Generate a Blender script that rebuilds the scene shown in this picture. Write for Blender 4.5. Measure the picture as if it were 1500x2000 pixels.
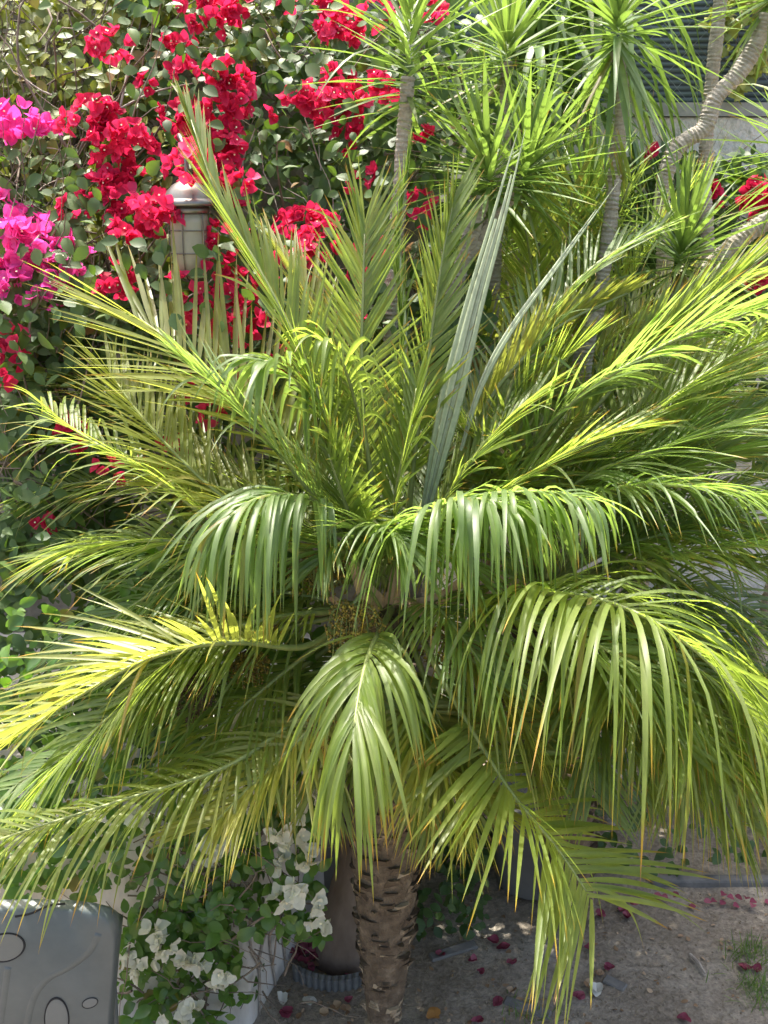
import bpy, math, random
from mathutils import Vector, Matrix
import numpy as np

R = math.radians
rnd = random.Random(7)
scene = bpy.context.scene
for o in list(bpy.data.objects):
    bpy.data.objects.remove(o)
COL = scene.collection

# ------------------------------------------------------------------ camera
EYE = 2.92
PITCH = R(16.7)
cam_d = bpy.data.cameras.new('camera')
cam = bpy.data.objects.new('camera', cam_d)
COL.objects.link(cam)
cam.location = (0, 0, EYE)
cam.rotation_euler = (R(90) - PITCH, 0, 0)
cam_d.sensor_fit = 'VERTICAL'
cam_d.sensor_height = 36
cam_d.lens = 36
cam_d.clip_start = 0.05
cam_d.clip_end = 500
scene.camera = cam
F = 2000.0
FW = Vector((0, math.cos(PITCH), -math.sin(PITCH)))
UP = Vector((0, math.sin(PITCH), math.cos(PITCH)))

# ------------------------------------------------------------------ light
SUN_DIR = Vector((-0.18, 0.30, 1.0)).normalized()      # towards the sun
w = bpy.data.worlds.new("World")
scene.world = w
w.use_nodes = True
nt = w.node_tree
sky = nt.nodes.new('ShaderNodeTexSky')
sky.sky_type = 'NISHITA'
sky.sun_disc = False
sky.sun_elevation = math.asin(SUN_DIR.z)
sky.sun_rotation = math.atan2(SUN_DIR.x, SUN_DIR.y)
sky.dust_density = 7.0
sky.ozone_density = 0.2
bg = nt.nodes['Background']
bg.inputs['Strength'].default_value = 0.15
nt.links.new(sky.outputs[0], bg.inputs['Color'])
sl = bpy.data.lights.new('sun', 'SUN')
sl.energy = 3.2
sl.angle = R(0.5)
sl.color = (1.0, 0.95, 0.86)
so = bpy.data.objects.new('sun', sl)
COL.objects.link(so)
so.rotation_euler = SUN_DIR.to_track_quat('Z', 'Y').to_euler()
scene.view_settings.view_transform = 'Standard'
scene.view_settings.look = 'None'
scene.view_settings.exposure = 1.85
scene.view_settings.gamma = 1.0
scene.cycles.max_bounces = 8
scene.cycles.transparent_max_bounces = 8


# ------------------------------------------------------------------ helpers
def P(px, py, z):
    """world point seen at pixel (px, py) of the 1500 x 2000 photo, z metres along the optical axis"""
    return Vector((0, 0, EYE)) + Vector(((px - 750) / F * z, 0, 0)) + UP * ((1000 - py) / F * z) + FW * z


def ray(px, py):
    return (Vector(((px - 750) / F, 0, 0)) + UP * ((1000 - py) / F) + FW)


def G(px, py, h=0.0):
    r = ray(px, py)
    return Vector((0, 0, EYE)) + r * ((h - EYE) / r.z)


def Wd(px, py, D):
    r = ray(px, py)
    return Vector((0, 0, EYE)) + r * (D / r.y)


class MB:
    def __init__(s):
        s.v = []; s.f = []; s.c = []; s.m = []

    def vert(s, p, c=(0, 0, 0, 1)):
        s.v.append((p[0], p[1], p[2])); s.c.append(c)
        return len(s.v) - 1

    def face(s, idx, m=0):
        s.f.append(idx); s.m.append(m)

    def tube(s, pts, radii, n=8, m=0, cap=True, col=None, jitter=0.0):
        pts = [Vector(p) for p in pts]
        if not hasattr(radii, '__len__'):
            radii = [radii] * len(pts)
        T = (pts[1] - pts[0]).normalized()
        N = T.orthogonal().normalized()
        rings = []
        for i, p in enumerate(pts):
            if i == 0: t = pts[1] - pts[0]
            elif i == len(pts) - 1: t = pts[-1] - pts[-2]
            else: t = pts[i + 1] - pts[i - 1]
            t = t.normalized()
            N = (N - t * N.dot(t)).normalized()
            B = t.cross(N)
            ring = []
            for k in range(n):
                a = 2 * math.pi * k / n
                r = radii[i] * (1 + (rnd.uniform(-jitter, jitter) if jitter else 0))
                q = p + N * (math.cos(a) * r) + B * (math.sin(a) * r)
                ring.append(s.vert(q, col or (i / (len(pts) - 1), 0.5, 0, 1)))
            rings.append(ring)
        for a, b in zip(rings, rings[1:]):
            for k in range(n):
                s.face((a[k], a[(k + 1) % n], b[(k + 1) % n], b[k]), m)
        if cap:
            s.face(tuple(reversed(rings[0])), m); s.face(tuple(rings[-1]), m)

    def lathe(s, centre, prof, n=32, m=0, axis=None, sx=1, sy=1):
        c = Vector(centre)
        rings = []
        for r, z in prof:
            rings.append([s.vert(c + Vector((math.cos(2 * math.pi * k / n) * r * sx, math.sin(2 * math.pi * k / n) * r * sy, z)),
                                 (z, 0.5, 0, 1)) for k in range(n)])
        for a, b in zip(rings, rings[1:]):
            for k in range(n):
                s.face((a[k], a[(k + 1) % n], b[(k + 1) % n], b[k]), m)

    def box(s, c, size, rot=None, m=0):
        c = Vector(c); hx, hy, hz = size[0] / 2, size[1] / 2, size[2] / 2
        ids = []
        for x in (-hx, hx):
            for y in (-hy, hy):
                for z in (-hz, hz):
                    v = Vector((x, y, z))
                    if rot: v = rot @ v
                    ids.append(s.vert(c + v))
        for q in ((0, 1, 3, 2), (4, 6, 7, 5), (0, 4, 5, 1), (2, 3, 7, 6), (0, 2, 6, 4), (1, 5, 7, 3)):
            s.face(tuple(ids[k] for k in q), m)

    def blade(s, p, d, M, L, W, k, segs=9, fold=0.35, prof=None, rv=0.5, dead=0.0, m=0, kink=None, twist=0.0, curl=None):
        """a long leaf: start p, direction d, face normal M; gravity bends it by k per metre"""
        p = Vector(p); d = d.normalized()
        M = (M - d * M.dot(d)).normalized()
        ds = L / segs
        prev = None
        for i in range(segs + 1):
            t = i / segs
            if prof: wd = W * prof(t)
            else: wd = W * (0.45 + 2.2 * t if t < 0.25 else max(0.0, 1 - ((t - 0.25) / 0.75) ** 1.8))
            S = d.cross(M)
            c = (t, rv, dead, 1)
            fo = M * (wd * fold * 0.5)
            if i == segs:
                a = s.vert(p, c)
                s.face((prev[0], prev[1], a), m); s.face((prev[1], prev[2], a), m)
                break
            row = (s.vert(p - S * (wd / 2) + fo, c), s.vert(p, c), s.vert(p + S * (wd / 2) + fo, c))
            if prev:
                s.face((prev[0], prev[1], row[1], row[0]), m)
                s.face((prev[1], prev[2], row[2], row[1]), m)
            prev = row
            g = k * ds
            if kink and kink[0] < t < kink[0] + 0.3: g += kink[1] / (0.3 * segs)
            horiz = math.sqrt(max(0.0, 1 - d.z * d.z))
            p = p + d * ds
            d = (d + Vector((0, 0, -1)) * g * (0.25 + 0.75 * horiz)).normalized()
            if curl is not None: d = (d + curl * ds).normalized()
            M = (M - d * M.dot(d)).normalized()
            if twist:
                M = Matrix.Rotation(twist * ds, 3, d) @ M

    def leaf(s, p, d, M, L, W, rv=0.5, dead=0.0, m=0, cup=0.25, bend=0.3, tipw=0.0, wave=0.0):
        """a short broad leaf of 3 x 5 verts"""
        d = d.normalized(); M = (M - d * M.dot(d))
        if M.length < 1e-4: M = d.orthogonal()
        M.normalize(); S = d.cross(M)
        ws = (0.10, 0.80, 1.0, 0.72, tipw)
        ts = (0.0, 0.22, 0.48, 0.76, 1.0)
        prev = None
        for t, wv in zip(ts, ws):
            q = p + d * (L * t) - M * (bend * L * t * t)
            c = (t, rv, dead, 1)
            ww = W * wv / 2
            h1 = cup * ww + (rnd.uniform(-wave, wave) * L if wave else 0)
            h2 = cup * ww + (rnd.uniform(-wave, wave) * L if wave else 0)
            row = (s.vert(q - S * ww + M * h1, c), s.vert(q, (t, rv, dead, 1)), s.vert(q + S * ww + M * h2, c))
            if prev:
                s.face((prev[0], prev[1], row[1], row[0]), m); s.face((prev[1], prev[2], row[2], row[1]), m)
            prev = row

    def build(s, name, mats, parent=None, smooth=True, loc=None, origin=None):
        me = bpy.data.meshes.new(name)
        v = s.v
        o0 = Vector((0, 0, 0))
        if origin is not None:
            o0 = Vector(origin)
            v = [(a - o0.x, b - o0.y, c - o0.z) for a, b, c in v]
        me.from_pydata(v, [], s.f)
        if not isinstance(mats, (list, tuple)): mats = [mats]
        for mm in mats: me.materials.append(mm)
        ca = me.color_attributes.new('tint', 'FLOAT_COLOR', 'POINT')
        ca.data.foreach_set('color', np.array(s.c, dtype=np.float32).ravel())
        me.polygons.foreach_set('material_index', np.array(s.m, dtype=np.int32))
        me.polygons.foreach_set('use_smooth', np.full(len(s.f), smooth))
        me.update()
        o = bpy.data.objects.new(name, me)
        COL.objects.link(o)
        if parent is not None:
            o.parent = parent
            o.location = o0 - parent.location
        else:
            o.location = o0
        return o


def tag(o, label=None, cat=None, group=None, kind=None):
    if label: o['label'] = label
    if cat: o['category'] = cat
    if group: o['group'] = group
    if kind: o['kind'] = kind
    return o


def thing(name, loc, label, cat, group=None):
    o = bpy.data.objects.new(name, None)
    o.empty_display_size = 0.1
    COL.objects.link(o)
    o.location = loc
    return tag(o, label, cat, group)


def catmull(pts, n):
    pts = [Vector(p) for p in pts]
    ext = [pts[0] * 2 - pts[1]] + pts + [pts[-1] * 2 - pts[-2]]
    out = []
    segs = len(pts) - 1
    for i in range(n + 1):
        u = i / n * segs
        k = min(int(u), segs - 1); t = u - k
        a, b, c, d = ext[k], ext[k + 1], ext[k + 2], ext[k + 3]
        out.append(0.5 * ((2 * b) + (c - a) * t + (2 * a - 5 * b + 4 * c - d) * t * t + (3 * b - a - 3 * c + d) * t ** 3))
    return out


def resample(pts, n):
    acc = [0.0]
    for a, b in zip(pts, pts[1:]): acc.append(acc[-1] + (b - a).length)
    out = []; j = 0
    for i in range(n + 1):
        s = acc[-1] * i / n
        while j < len(pts) - 2 and acc[j + 1] < s: j += 1
        u = (s - acc[j]) / max(1e-9, acc[j + 1] - acc[j])
        out.append(pts[j].lerp(pts[j + 1], u))
    return out, acc[-1]


# ------------------------------------------------------------------ materials
def new_mat(name):
    m = bpy.data.materials.new(name)
    m.use_nodes = True
    n = m.node_tree
    n.nodes.clear()
    out = n.nodes.new('ShaderNodeOutputMaterial')
    return m, n, out


def N(n, t, **kw):
    x = n.nodes.new(t)
    for k, v in kw.items():
        if k in x.inputs: x.inputs[k].default_value = v
        else: setattr(x, k, v)
    return x


def ramp(n, fac, stops, interp='LINEAR'):
    r = n.nodes.new('ShaderNodeValToRGB')
    r.color_ramp.interpolation = interp
    e = r.color_ramp.elements
    while len(e) < len(stops): e.new(0.5)
    for el, (p, c) in zip(e, stops):
        el.position = p; el.color = (c[0], c[1], c[2], 1)
    n.links.new(fac, r.inputs[0])
    return r


def leaf_mat(name, cols, tips=None, trans=0.4, tcol=(0.30, 0.42, 0.03), rough=0.35, spec=0.5, tip_start=0.8, noise=25.0, dead_col=(0.22, 0.11, 0.035), vein=0.0, bumps=0.0):
    """cols: three colours picked per leaf by the random channel; tips: colour at the leaf end"""
    m, n, out = new_mat(name)
    at = N(n, 'ShaderNodeVertexColor', layer_name='tint')
    sep = N(n, 'ShaderNodeSeparateColor')
    n.links.new(at.outputs[0], sep.inputs[0])
    r = ramp(n, sep.outputs[1], [(0.0, cols[0]), (0.5, cols[1]), (1.0, cols[2])])
    tc = N(n, 'ShaderNodeTexCoord')
    nz = N(n, 'ShaderNodeTexNoise', Scale=noise, Detail=3.0)
    n.links.new(tc.outputs['Object'], nz.inputs['Vector'])
    mul = N(n, 'ShaderNodeMapRange')
    mul.inputs['To Min'].default_value = 0.72; mul.inputs['To Max'].default_value = 1.28
    n.links.new(nz.outputs[0], mul.inputs[0])
    mx = N(n, 'ShaderNodeMix', data_type='RGBA', blend_type='MULTIPLY')
    mx.inputs[0].default_value = 1
    n.links.new(r.outputs[0], mx.inputs[6])
    cmb = N(n, 'ShaderNodeCombineColor')
    for k in range(3): n.links.new(mul.outputs[0], cmb.inputs[k])
    n.links.new(cmb.outputs[0], mx.inputs[7])
    col = mx.outputs[2]
    # dead amount
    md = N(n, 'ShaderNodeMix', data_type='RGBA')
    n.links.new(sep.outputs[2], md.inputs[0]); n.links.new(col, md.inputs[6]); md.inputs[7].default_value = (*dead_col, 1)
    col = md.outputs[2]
    tr_in = None
    tcm = N(n, 'ShaderNodeMix', data_type='RGBA', blend_type='MULTIPLY')
    tcm.inputs[0].default_value = 1; tcm.inputs[6].default_value = (*tcol, 1)
    n.links.new(cmb.outputs[0], tcm.inputs[7])
    tcolor = tcm.outputs[2]
    if tips:
        add = N(n, 'ShaderNodeMath', operation='MULTIPLY_ADD')
        n.links.new(sep.outputs[1], add.inputs[0]); add.inputs[1].default_value = 0.22
        n.links.new(sep.outputs[0], add.inputs[2])
        mr = N(n, 'ShaderNodeMapRange')
        mr.inputs['From Min'].default_value = tip_start; mr.inputs['From Max'].default_value = tip_start + 0.3
        n.links.new(add.outputs[0], mr.inputs[0])
        rt = ramp(n, mr.outputs[0], [(0.0, (0, 0, 0)), (0.35, (1, 1, 1))])
        tcl = ramp(n, mr.outputs[0], [(0.0, tips[0]), (0.55, tips[1]), (0.8, tips[2])])
        for nm in ('c', 't'):
            mt = N(n, 'ShaderNodeMix', data_type='RGBA')
            n.links.new(rt.outputs[0], mt.inputs[0])
            n.links.new(col if nm == 'c' else tcolor, mt.inputs[6])
            n.links.new(tcl.outputs[0], mt.inputs[7])
            if nm == 'c': col = mt.outputs[2]
            else: tcolor = mt.outputs[2]
    b = N(n, 'ShaderNodeBsdfPrincipled')
    b.inputs['Roughness'].default_value = rough
    b.inputs['Specular IOR Level'].default_value = spec
    n.links.new(col, b.inputs['Base Color'])
    if bumps:
        bp = N(n, 'ShaderNodeBump', Strength=bumps, Distance=0.004)
        nz2 = N(n, 'ShaderNodeTexNoise', Scale=60.0, Detail=2.0)
        n.links.new(tc.outputs['Object'], nz2.inputs['Vector'])
        n.links.new(nz2.outputs[0], bp.inputs['Height'])
        n.links.new(bp.outputs[0], b.inputs['Normal'])
    t = N(n, 'ShaderNodeBsdfTranslucent')
    n.links.new(tcolor, t.inputs[0])
    ms = N(n, 'ShaderNodeMixShader')
    ms.inputs[0].default_value = trans
    n.links.new(b.outputs[0], ms.inputs[1]); n.links.new(t.outputs[0], ms.inputs[2])
    n.links.new(ms.outputs[0], out.inputs[0])
    return m


def rough_mat(name, stops, scale=8.0, rough=0.9, bump=0.4, dist=0.01, detail=8.0, scale2=None, spec=0.3, metallic=0.0, stretch=(1, 1, 1), wave=None):
    m, n, out = new_mat(name)
    tc = N(n, 'ShaderNodeTexCoord')
    mp = N(n, 'ShaderNodeMapping'); mp.inputs['Scale'].default_value = stretch
    n.links.new(tc.outputs['Object'], mp.inputs[0])
    nz = N(n, 'ShaderNodeTexNoise', Scale=scale, Detail=detail, Roughness=0.62)
    n.links.new(mp.outputs[0], nz.inputs['Vector'])
    r = ramp(n, nz.outputs[0], stops)
    b = N(n, 'ShaderNodeBsdfPrincipled')
    b.inputs['Roughness'].default_value = rough
    b.inputs['Specular IOR Level'].default_value = spec
    b.inputs['Metallic'].default_value = metallic
    n.links.new(r.outputs[0], b.inputs['Base Color'])
    nz2 = N(n, 'ShaderNodeTexNoise', Scale=scale2 or scale * 4, Detail=6.0)
    n.links.new(mp.outputs[0], nz2.inputs['Vector'])
    bp = N(n, 'ShaderNodeBump', Strength=bump, Distance=dist)
    n.links.new(nz2.outputs[0], bp.inputs['Height'])
    n.links.new(bp.outputs[0], b.inputs['Normal'])
    n.links.new(b.outputs[0], out.inputs[0])
    return m


TIPS_Y = [(0.30, 0.30, 0.03), (0.42, 0.24, 0.03), (0.20, 0.10, 0.05)]
M_palm = leaf_mat('palm_green', [(0.085, 0.13, 0.032), (0.125, 0.172, 0.045), (0.175, 0.215, 0.065)], TIPS_Y, trans=0.5, tcol=(0.47, 0.62, 0.08), rough=0.47, spec=0.55, tip_start=0.93)
M_palm_b = leaf_mat('palm_blue_green', [(0.072, 0.12, 0.042), (0.105, 0.158, 0.055), (0.155, 0.20, 0.078)], TIPS_Y, trans=0.48, tcol=(0.40, 0.59, 0.10), rough=0.46, spec=0.6, tip_start=0.98)
M_palm_y = leaf_mat('palm_yellow_green', [(0.12, 0.155, 0.035), (0.165, 0.19, 0.05), (0.21, 0.215, 0.065)], TIPS_Y, trans=0.46, tcol=(0.52, 0.58, 0.08), rough=0.42, spec=0.55, tip_start=0.97)
M_spear = leaf_mat('palm_spear', [(0.22, 0.29, 0.15), (0.32, 0.37, 0.24), (0.44, 0.47, 0.35)], None, trans=0.18, tcol=(0.3, 0.4, 0.15), rough=0.5, spec=0.4, noise=60)
M_rachis = rough_mat('palm_rachis', [(0.3, (0.11, 0.15, 0.04)), (0.7, (0.22, 0.25, 0.08))], scale=20, rough=0.45, bump=0.15, dist=0.002, spec=0.5)
M_drac = leaf_mat('dracaena_leaf', [(0.055, 0.11, 0.03), (0.09, 0.15, 0.04), (0.14, 0.19, 0.05)], [(0.22, 0.24, 0.03), (0.36, 0.20, 0.04), (0.22, 0.11, 0.06)], trans=0.34, tcol=(0.32, 0.50, 0.07), rough=0.45, spec=0.4, tip_start=1.0)
M_strap = leaf_mat('strap_leaf', [(0.08, 0.15, 0.05), (0.12, 0.19, 0.06), (0.16, 0.22, 0.08)], None, trans=0.35, tcol=(0.26, 0.42, 0.06), rough=0.38, spec=0.55)
M_fig = leaf_mat('fig_leaf', [(0.06, 0.09, 0.022), (0.13, 0.165, 0.03), (0.26, 0.27, 0.05)], None, trans=0.28, tcol=(0.34, 0.40, 0.03), rough=0.48, spec=0.4)
M_boug = leaf_mat('bougainvillea_leaf', [(0.028, 0.06, 0.020), (0.05, 0.095, 0.03), (0.10, 0.155, 0.05)], None, trans=0.26, tcol=(0.20, 0.36, 0.03), rough=0.5, spec=0.32)
M_white_leaf = leaf_mat('young_leaf', [(0.04, 0.10, 0.02), (0.07, 0.15, 0.03), (0.12, 0.20, 0.04)], None, trans=0.35, tcol=(0.22, 0.45, 0.03), rough=0.35, spec=0.5)
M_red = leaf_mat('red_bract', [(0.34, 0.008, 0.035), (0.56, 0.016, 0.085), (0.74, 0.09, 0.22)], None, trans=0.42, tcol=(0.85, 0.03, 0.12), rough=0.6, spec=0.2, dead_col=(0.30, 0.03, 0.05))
M_mag = leaf_mat('magenta_bract', [(0.68, 0.04, 0.30), (0.78, 0.08, 0.38), (0.84, 0.16, 0.48)], None, trans=0.5, tcol=(0.95, 0.10, 0.45), rough=0.6, spec=0.2)
M_white = leaf_mat('white_bract', [(0.66, 0.66, 0.56), (0.74, 0.74, 0.66), (0.80, 0.80, 0.74)], None, trans=0.4, tcol=(0.72, 0.74, 0.55), rough=0.6, spec=0.2)
M_eye = leaf_mat('flower_eye', [(0.8, 0.76, 0.55)] * 3, None, trans=0.2, tcol=(0.8, 0.75, 0.5), rough=0.6)
M_twig = rough_mat('twig_bark', [(0.3, (0.10, 0.075, 0.055)), (0.7, (0.22, 0.18, 0.14))], scale=30, bump=0.4, dist=0.004)
M_twig_pale = rough_mat('pale_twig_bark', [(0.3, (0.20, 0.17, 0.14)), (0.7, (0.40, 0.36, 0.31))], scale=30, bump=0.4, dist=0.004)
M_dtrunk = rough_mat('dracaena_bark', [(0.25, (0.20, 0.18, 0.14)), (0.5, (0.32, 0.29, 0.24)), (0.75, (0.44, 0.41, 0.35))], scale=26, bump=0.6, dist=0.006, stretch=(1, 1, 2.5))
M_ptrunk = rough_mat('palm_trunk', [(0.25, (0.05, 0.037, 0.026)), (0.55, (0.13, 0.10, 0.07)), (0.8, (0.27, 0.215, 0.155))], scale=22, bump=0.9, dist=0.012)
M_chip = rough_mat('leaf_scar', [(0.25, (0.16, 0.12, 0.075)), (0.75, (0.42, 0.35, 0.25))], scale=30, bump=0.5, dist=0.006)
M_chip_d = rough_mat('dark_leaf_scar', [(0.3, (0.05, 0.035, 0.024)), (0.55, (0.10, 0.075, 0.05)), (0.72, (0.34, 0.27, 0.19))], scale=12, bump=0.6, dist=0.006)
M_sheath = rough_mat('leaf_sheath', [(0.3, (0.22, 0.13, 0.07)), (0.7, (0.48, 0.36, 0.24))], scale=14, bump=0.5, dist=0.005, stretch=(3, 3, 1))
M_fruit = rough_mat('palm_fruit', [(0.38, (0.07, 0.045, 0.015)), (0.52, (0.20, 0.14, 0.02)), (0.7, (0.42, 0.33, 0.04))], scale=60, rough=0.5, bump=0.1, spec=0.4)
M_fruit_dry = rough_mat('dry_fruit', [(0.3, (0.07, 0.045, 0.03)), (0.7, (0.20, 0.14, 0.09))], scale=60, bump=0.2)


# ------------------------------------------------------------------ setting: soil
def soil_material():
    m, n, out = new_mat('soil')
    tc = N(n, 'ShaderNodeTexCoord')
    nz = N(n, 'ShaderNodeTexNoise', Scale=1.6, Detail=10.0, Roughness=0.7)
    n.links.new(tc.outputs['Object'], nz.inputs['Vector'])
    r = ramp(n, nz.outputs[0], [(0.30, (0.16, 0.132, 0.10)), (0.48, (0.25, 0.215, 0.17)), (0.6, (0.34, 0.305, 0.25)), (0.74, (0.46, 0.43, 0.37))])
    nz3 = N(n, 'ShaderNodeTexNoise', Scale=45.0, Detail=6.0, Roughness=0.7)
    n.links.new(tc.outputs['Object'], nz3.inputs['Vector'])
    r3 = ramp(n, nz3.outputs[0], [(0.3, (0.55, 0.55, 0.55)), (0.7, (1.3, 1.28, 1.25))])
    mx = N(n, 'ShaderNodeMix', data_type='RGBA', blend_type='MULTIPLY'); mx.inputs[0].default_value = 1
    n.links.new(r.outputs[0], mx.inputs[6]); n.links.new(r3.outputs[0], mx.inputs[7])
    b = N(n, 'ShaderNodeBsdfPrincipled'); b.inputs['Roughness'].default_value = 0.95; b.inputs['Specular IOR Level'].default_value = 0.15
    n.links.new(mx.outputs[2], b.inputs['Base Color'])
    vz = N(n, 'ShaderNodeTexNoise', Scale=120.0, Detail=5.0)
    n.links.new(tc.outputs['Object'], vz.inputs['Vector'])
    b1 = N(n, 'ShaderNodeBump', Strength=0.8, Distance=0.02)
    n.links.new(nz3.outputs[0], b1.inputs['Height'])
    b2 = N(n, 'ShaderNodeBump', Strength=0.5, Distance=0.006)
    n.links.new(vz.outputs[0], b2.inputs['Height']); n.links.new(b1.outputs[0], b2.inputs['Normal'])
    n.links.new(b2.outputs[0], b.inputs['Normal'])
    n.links.new(b.outputs[0], out.inputs[0])
    return m


from mathutils import noise as mnoise


def soil_h(x, y):
    return 0.018 * mnoise.noise(Vector((x * 1.7, y * 1.7, 0.3))) + 0.010 * mnoise.noise(Vector((x * 6, y * 6, 1.3))) + 0.004 * mnoise.noise(Vector((x * 19, y * 19, 2.3)))


M_soil = soil_material()
mb = MB()
xs = [-60, -20, -6] + [-3 + 0.05 * i for i in range(141)] + [6, 20, 60]
ys = [-60, -20, -4, 0, 1.5] + [2.2 + 0.05 * i for i in range(70)] + [8, 20, 60]
ids = [[mb.vert((x, y, soil_h(x, y) if 2.0 < y < 6 and -3.2 < x < 4.2 else 0.0)) for x in xs] for y in ys]
for j in range(len(ys) - 1):
    for i in range(len(xs) - 1):
        mb.face((ids[j][i], ids[j][i + 1], ids[j + 1][i + 1], ids[j + 1][i]))
tag(mb.build('ground', M_soil), 'bare grey brown soil under the palms, dry and crumbly', kind='structure')

# ------------------------------------------------------------------ walls
M_stucco = rough_mat('white_stucco', [(0.25, (0.46, 0.45, 0.41)), (0.6, (0.66, 0.65, 0.61)), (0.8, (0.74, 0.73, 0.70))], scale=5, rough=0.95, bump=1.0, dist=0.03, scale2=26)
M_white_wall = rough_mat('white_wall', [(0.28, (0.36, 0.33, 0.29)), (0.45, (0.58, 0.55, 0.50)), (0.7, (0.72, 0.70, 0.66))], scale=3.5, rough=0.95, bump=0.5, dist=0.008, scale2=40, stretch=(1, 1, 0.35))
M_dark_wall = rough_mat('shade_toned_wall', [(0.3, (0.13, 0.12, 0.10)), (0.7, (0.28, 0.26, 0.23))], scale=6, bump=0.7, dist=0.02)  # dark colour puts the shade of the foliage into the wall itself

D_LEFT, D_BACK = 4.8, 5.6


def slab(name, x0, x1, y0, y1, z0, z1, mat, bev=0.012, nx=24, nz=16):
    mb = MB()
    mb.box(((x0 + x1) / 2, (y0 + y1) / 2, (z0 + z1) / 2), (x1 - x0, y1 - y0, z1 - z0))
    o = mb.build(name, mat, smooth=False)
    md = o.modifiers.new('bevel', 'BEVEL'); md.width = bev; md.segments = 2
    return o


o = slab('garden_wall', -6, 0.25, D_LEFT, D_LEFT + 0.2, -0.1, 3.8, M_dark_wall)
tag(o, 'tall wall toned dark for foliage shade, hidden behind the creeping fig and crimson bougainvillea', 'wall')
zt = Wd(1390, 216, D_BACK).z
o = slab('garden_wall', 0.25, 6, D_BACK, D_BACK + 0.2, -0.1, zt - 0.03, M_stucco)
tag(o, 'rough white stucco wall below the dark screen fence', 'wall')
# low white wall: corner traced on the ground
ca = G(492, 2000); cb = G(592, 1832)
mb = MB()
H = 0.85
dirv = (cb - ca).normalized()
far = ca + dirv * ((D_LEFT - ca.y) / dirv.y)
foot = [ca + Vector((-3.4, 0.05, 0)), ca, far, Vector((-4.2, D_LEFT - 0.003, 0))]
foot[2].y = D_LEFT - 0.003
nb = 10
lo = [mb.vert((p.x, p.y, -0.1)) for p in foot]
hi = [mb.vert((p.x, p.y, H)) for p in foot]
for k in range(4):
    mb.face((lo[k], lo[(k + 1) % 4], hi[(k + 1) % 4], hi[k]))
mb.face(tuple(hi))
o = mb.build('planter_wall', M_white_wall, smooth=False)
md = o.modifiers.new('bevel', 'BEVEL'); md.width = 0.02; md.segments = 3
tag(o, 'low white plastered wall with a square corner beside the palm trunk', 'wall')

# fence on the stucco wall
M_screen, n, out = new_mat('fence_screen')
tc = N(n, 'ShaderNodeTexCoord')
wv = N(n, 'ShaderNodeTexWave', Scale=11.0, Distortion=0.6, Detail=2.0)
wv.bands_direction = 'Z'
wv.inputs['Detail Scale'].default_value = 2.0
n.links.new(tc.outputs['Object'], wv.inputs['Vector'])
nz = N(n, 'ShaderNodeTexNoise', Scale=5.0, Detail=6.0)
n.links.new(tc.outputs['Object'], nz.inputs['Vector'])
r1 = ramp(n, wv.outputs[1], [(0.15, (0.018, 0.030, 0.036)), (0.35, (0.055, 0.085, 0.095)), (1.0, (0.075, 0.11, 0.12))])
r2 = ramp(n, nz.outputs[0], [(0.3, (0.75, 0.75, 0.75)), (0.7, (1.25, 1.25, 1.2))])
mx = N(n, 'ShaderNodeMix', data_type='RGBA', blend_type='MULTIPLY'); mx.inputs[0].default_value = 1
n.links.new(r1.outputs[0], mx.inputs[6]); n.links.new(r2.outputs[0], mx.inputs[7])
b = N(n, 'ShaderNodeBsdfPrincipled'); b.inputs['Roughness'].default_value = 0.7
n.links.new(mx.outputs[2], b.inputs['Base Color'])
bp = N(n, 'ShaderNodeBump', Strength=0.6, Distance=0.01)
n.links.new(wv.outputs[1], bp.inputs['Height']); n.links.new(bp.outputs[0], b.inputs['Normal'])
n.links.new(b.outputs[0], out.inputs[0])
M_wire = rough_mat('fence_wire', [(0.3, (0.12, 0.15, 0.16)), (0.7, (0.22, 0.26, 0.27))], scale=30, rough=0.5, bump=0.05)
M_rail = rough_mat('fence_rail', [(0.3, (0.20, 0.21, 0.20)), (0.7, (0.32, 0.33, 0.32))], scale=12, rough=0.7, bump=0.3, dist=0.004)

fence = thing('screen_fence', (3, D_BACK + 0.1, zt), 'dark slate screen fence with chain link wire over the white stucco wall', 'fence')
mb = MB(); mb.box((3.1, D_BACK + 0.12, zt + 0.42), (6, 0.02, .76)); mb.build('screen', M_screen, fence, smooth=False)
mb = MB(); mb.box((3.1, D_BACK + 0.08, zt + 0.005), (6, 0.2, 0.065)); mb.build('rail', M_rail, fence, smooth=False)
mb = MB()
step = 0.125
for i in range(-16, 50):
    for s in (-1, 1):
        x0 = 0.2 + i * step
        a = Vector((x0, D_BACK + 0.095 + 0.003 * s, zt + 0.05)); bb = Vector((x0 + s * .74 * 0.95, D_BACK + 0.095 + 0.003 * s, zt + .79))
        mb.tube([a, bb], 0.0014, 4, cap=False)
mb.build('chain_link', M_wire, fence)


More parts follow.
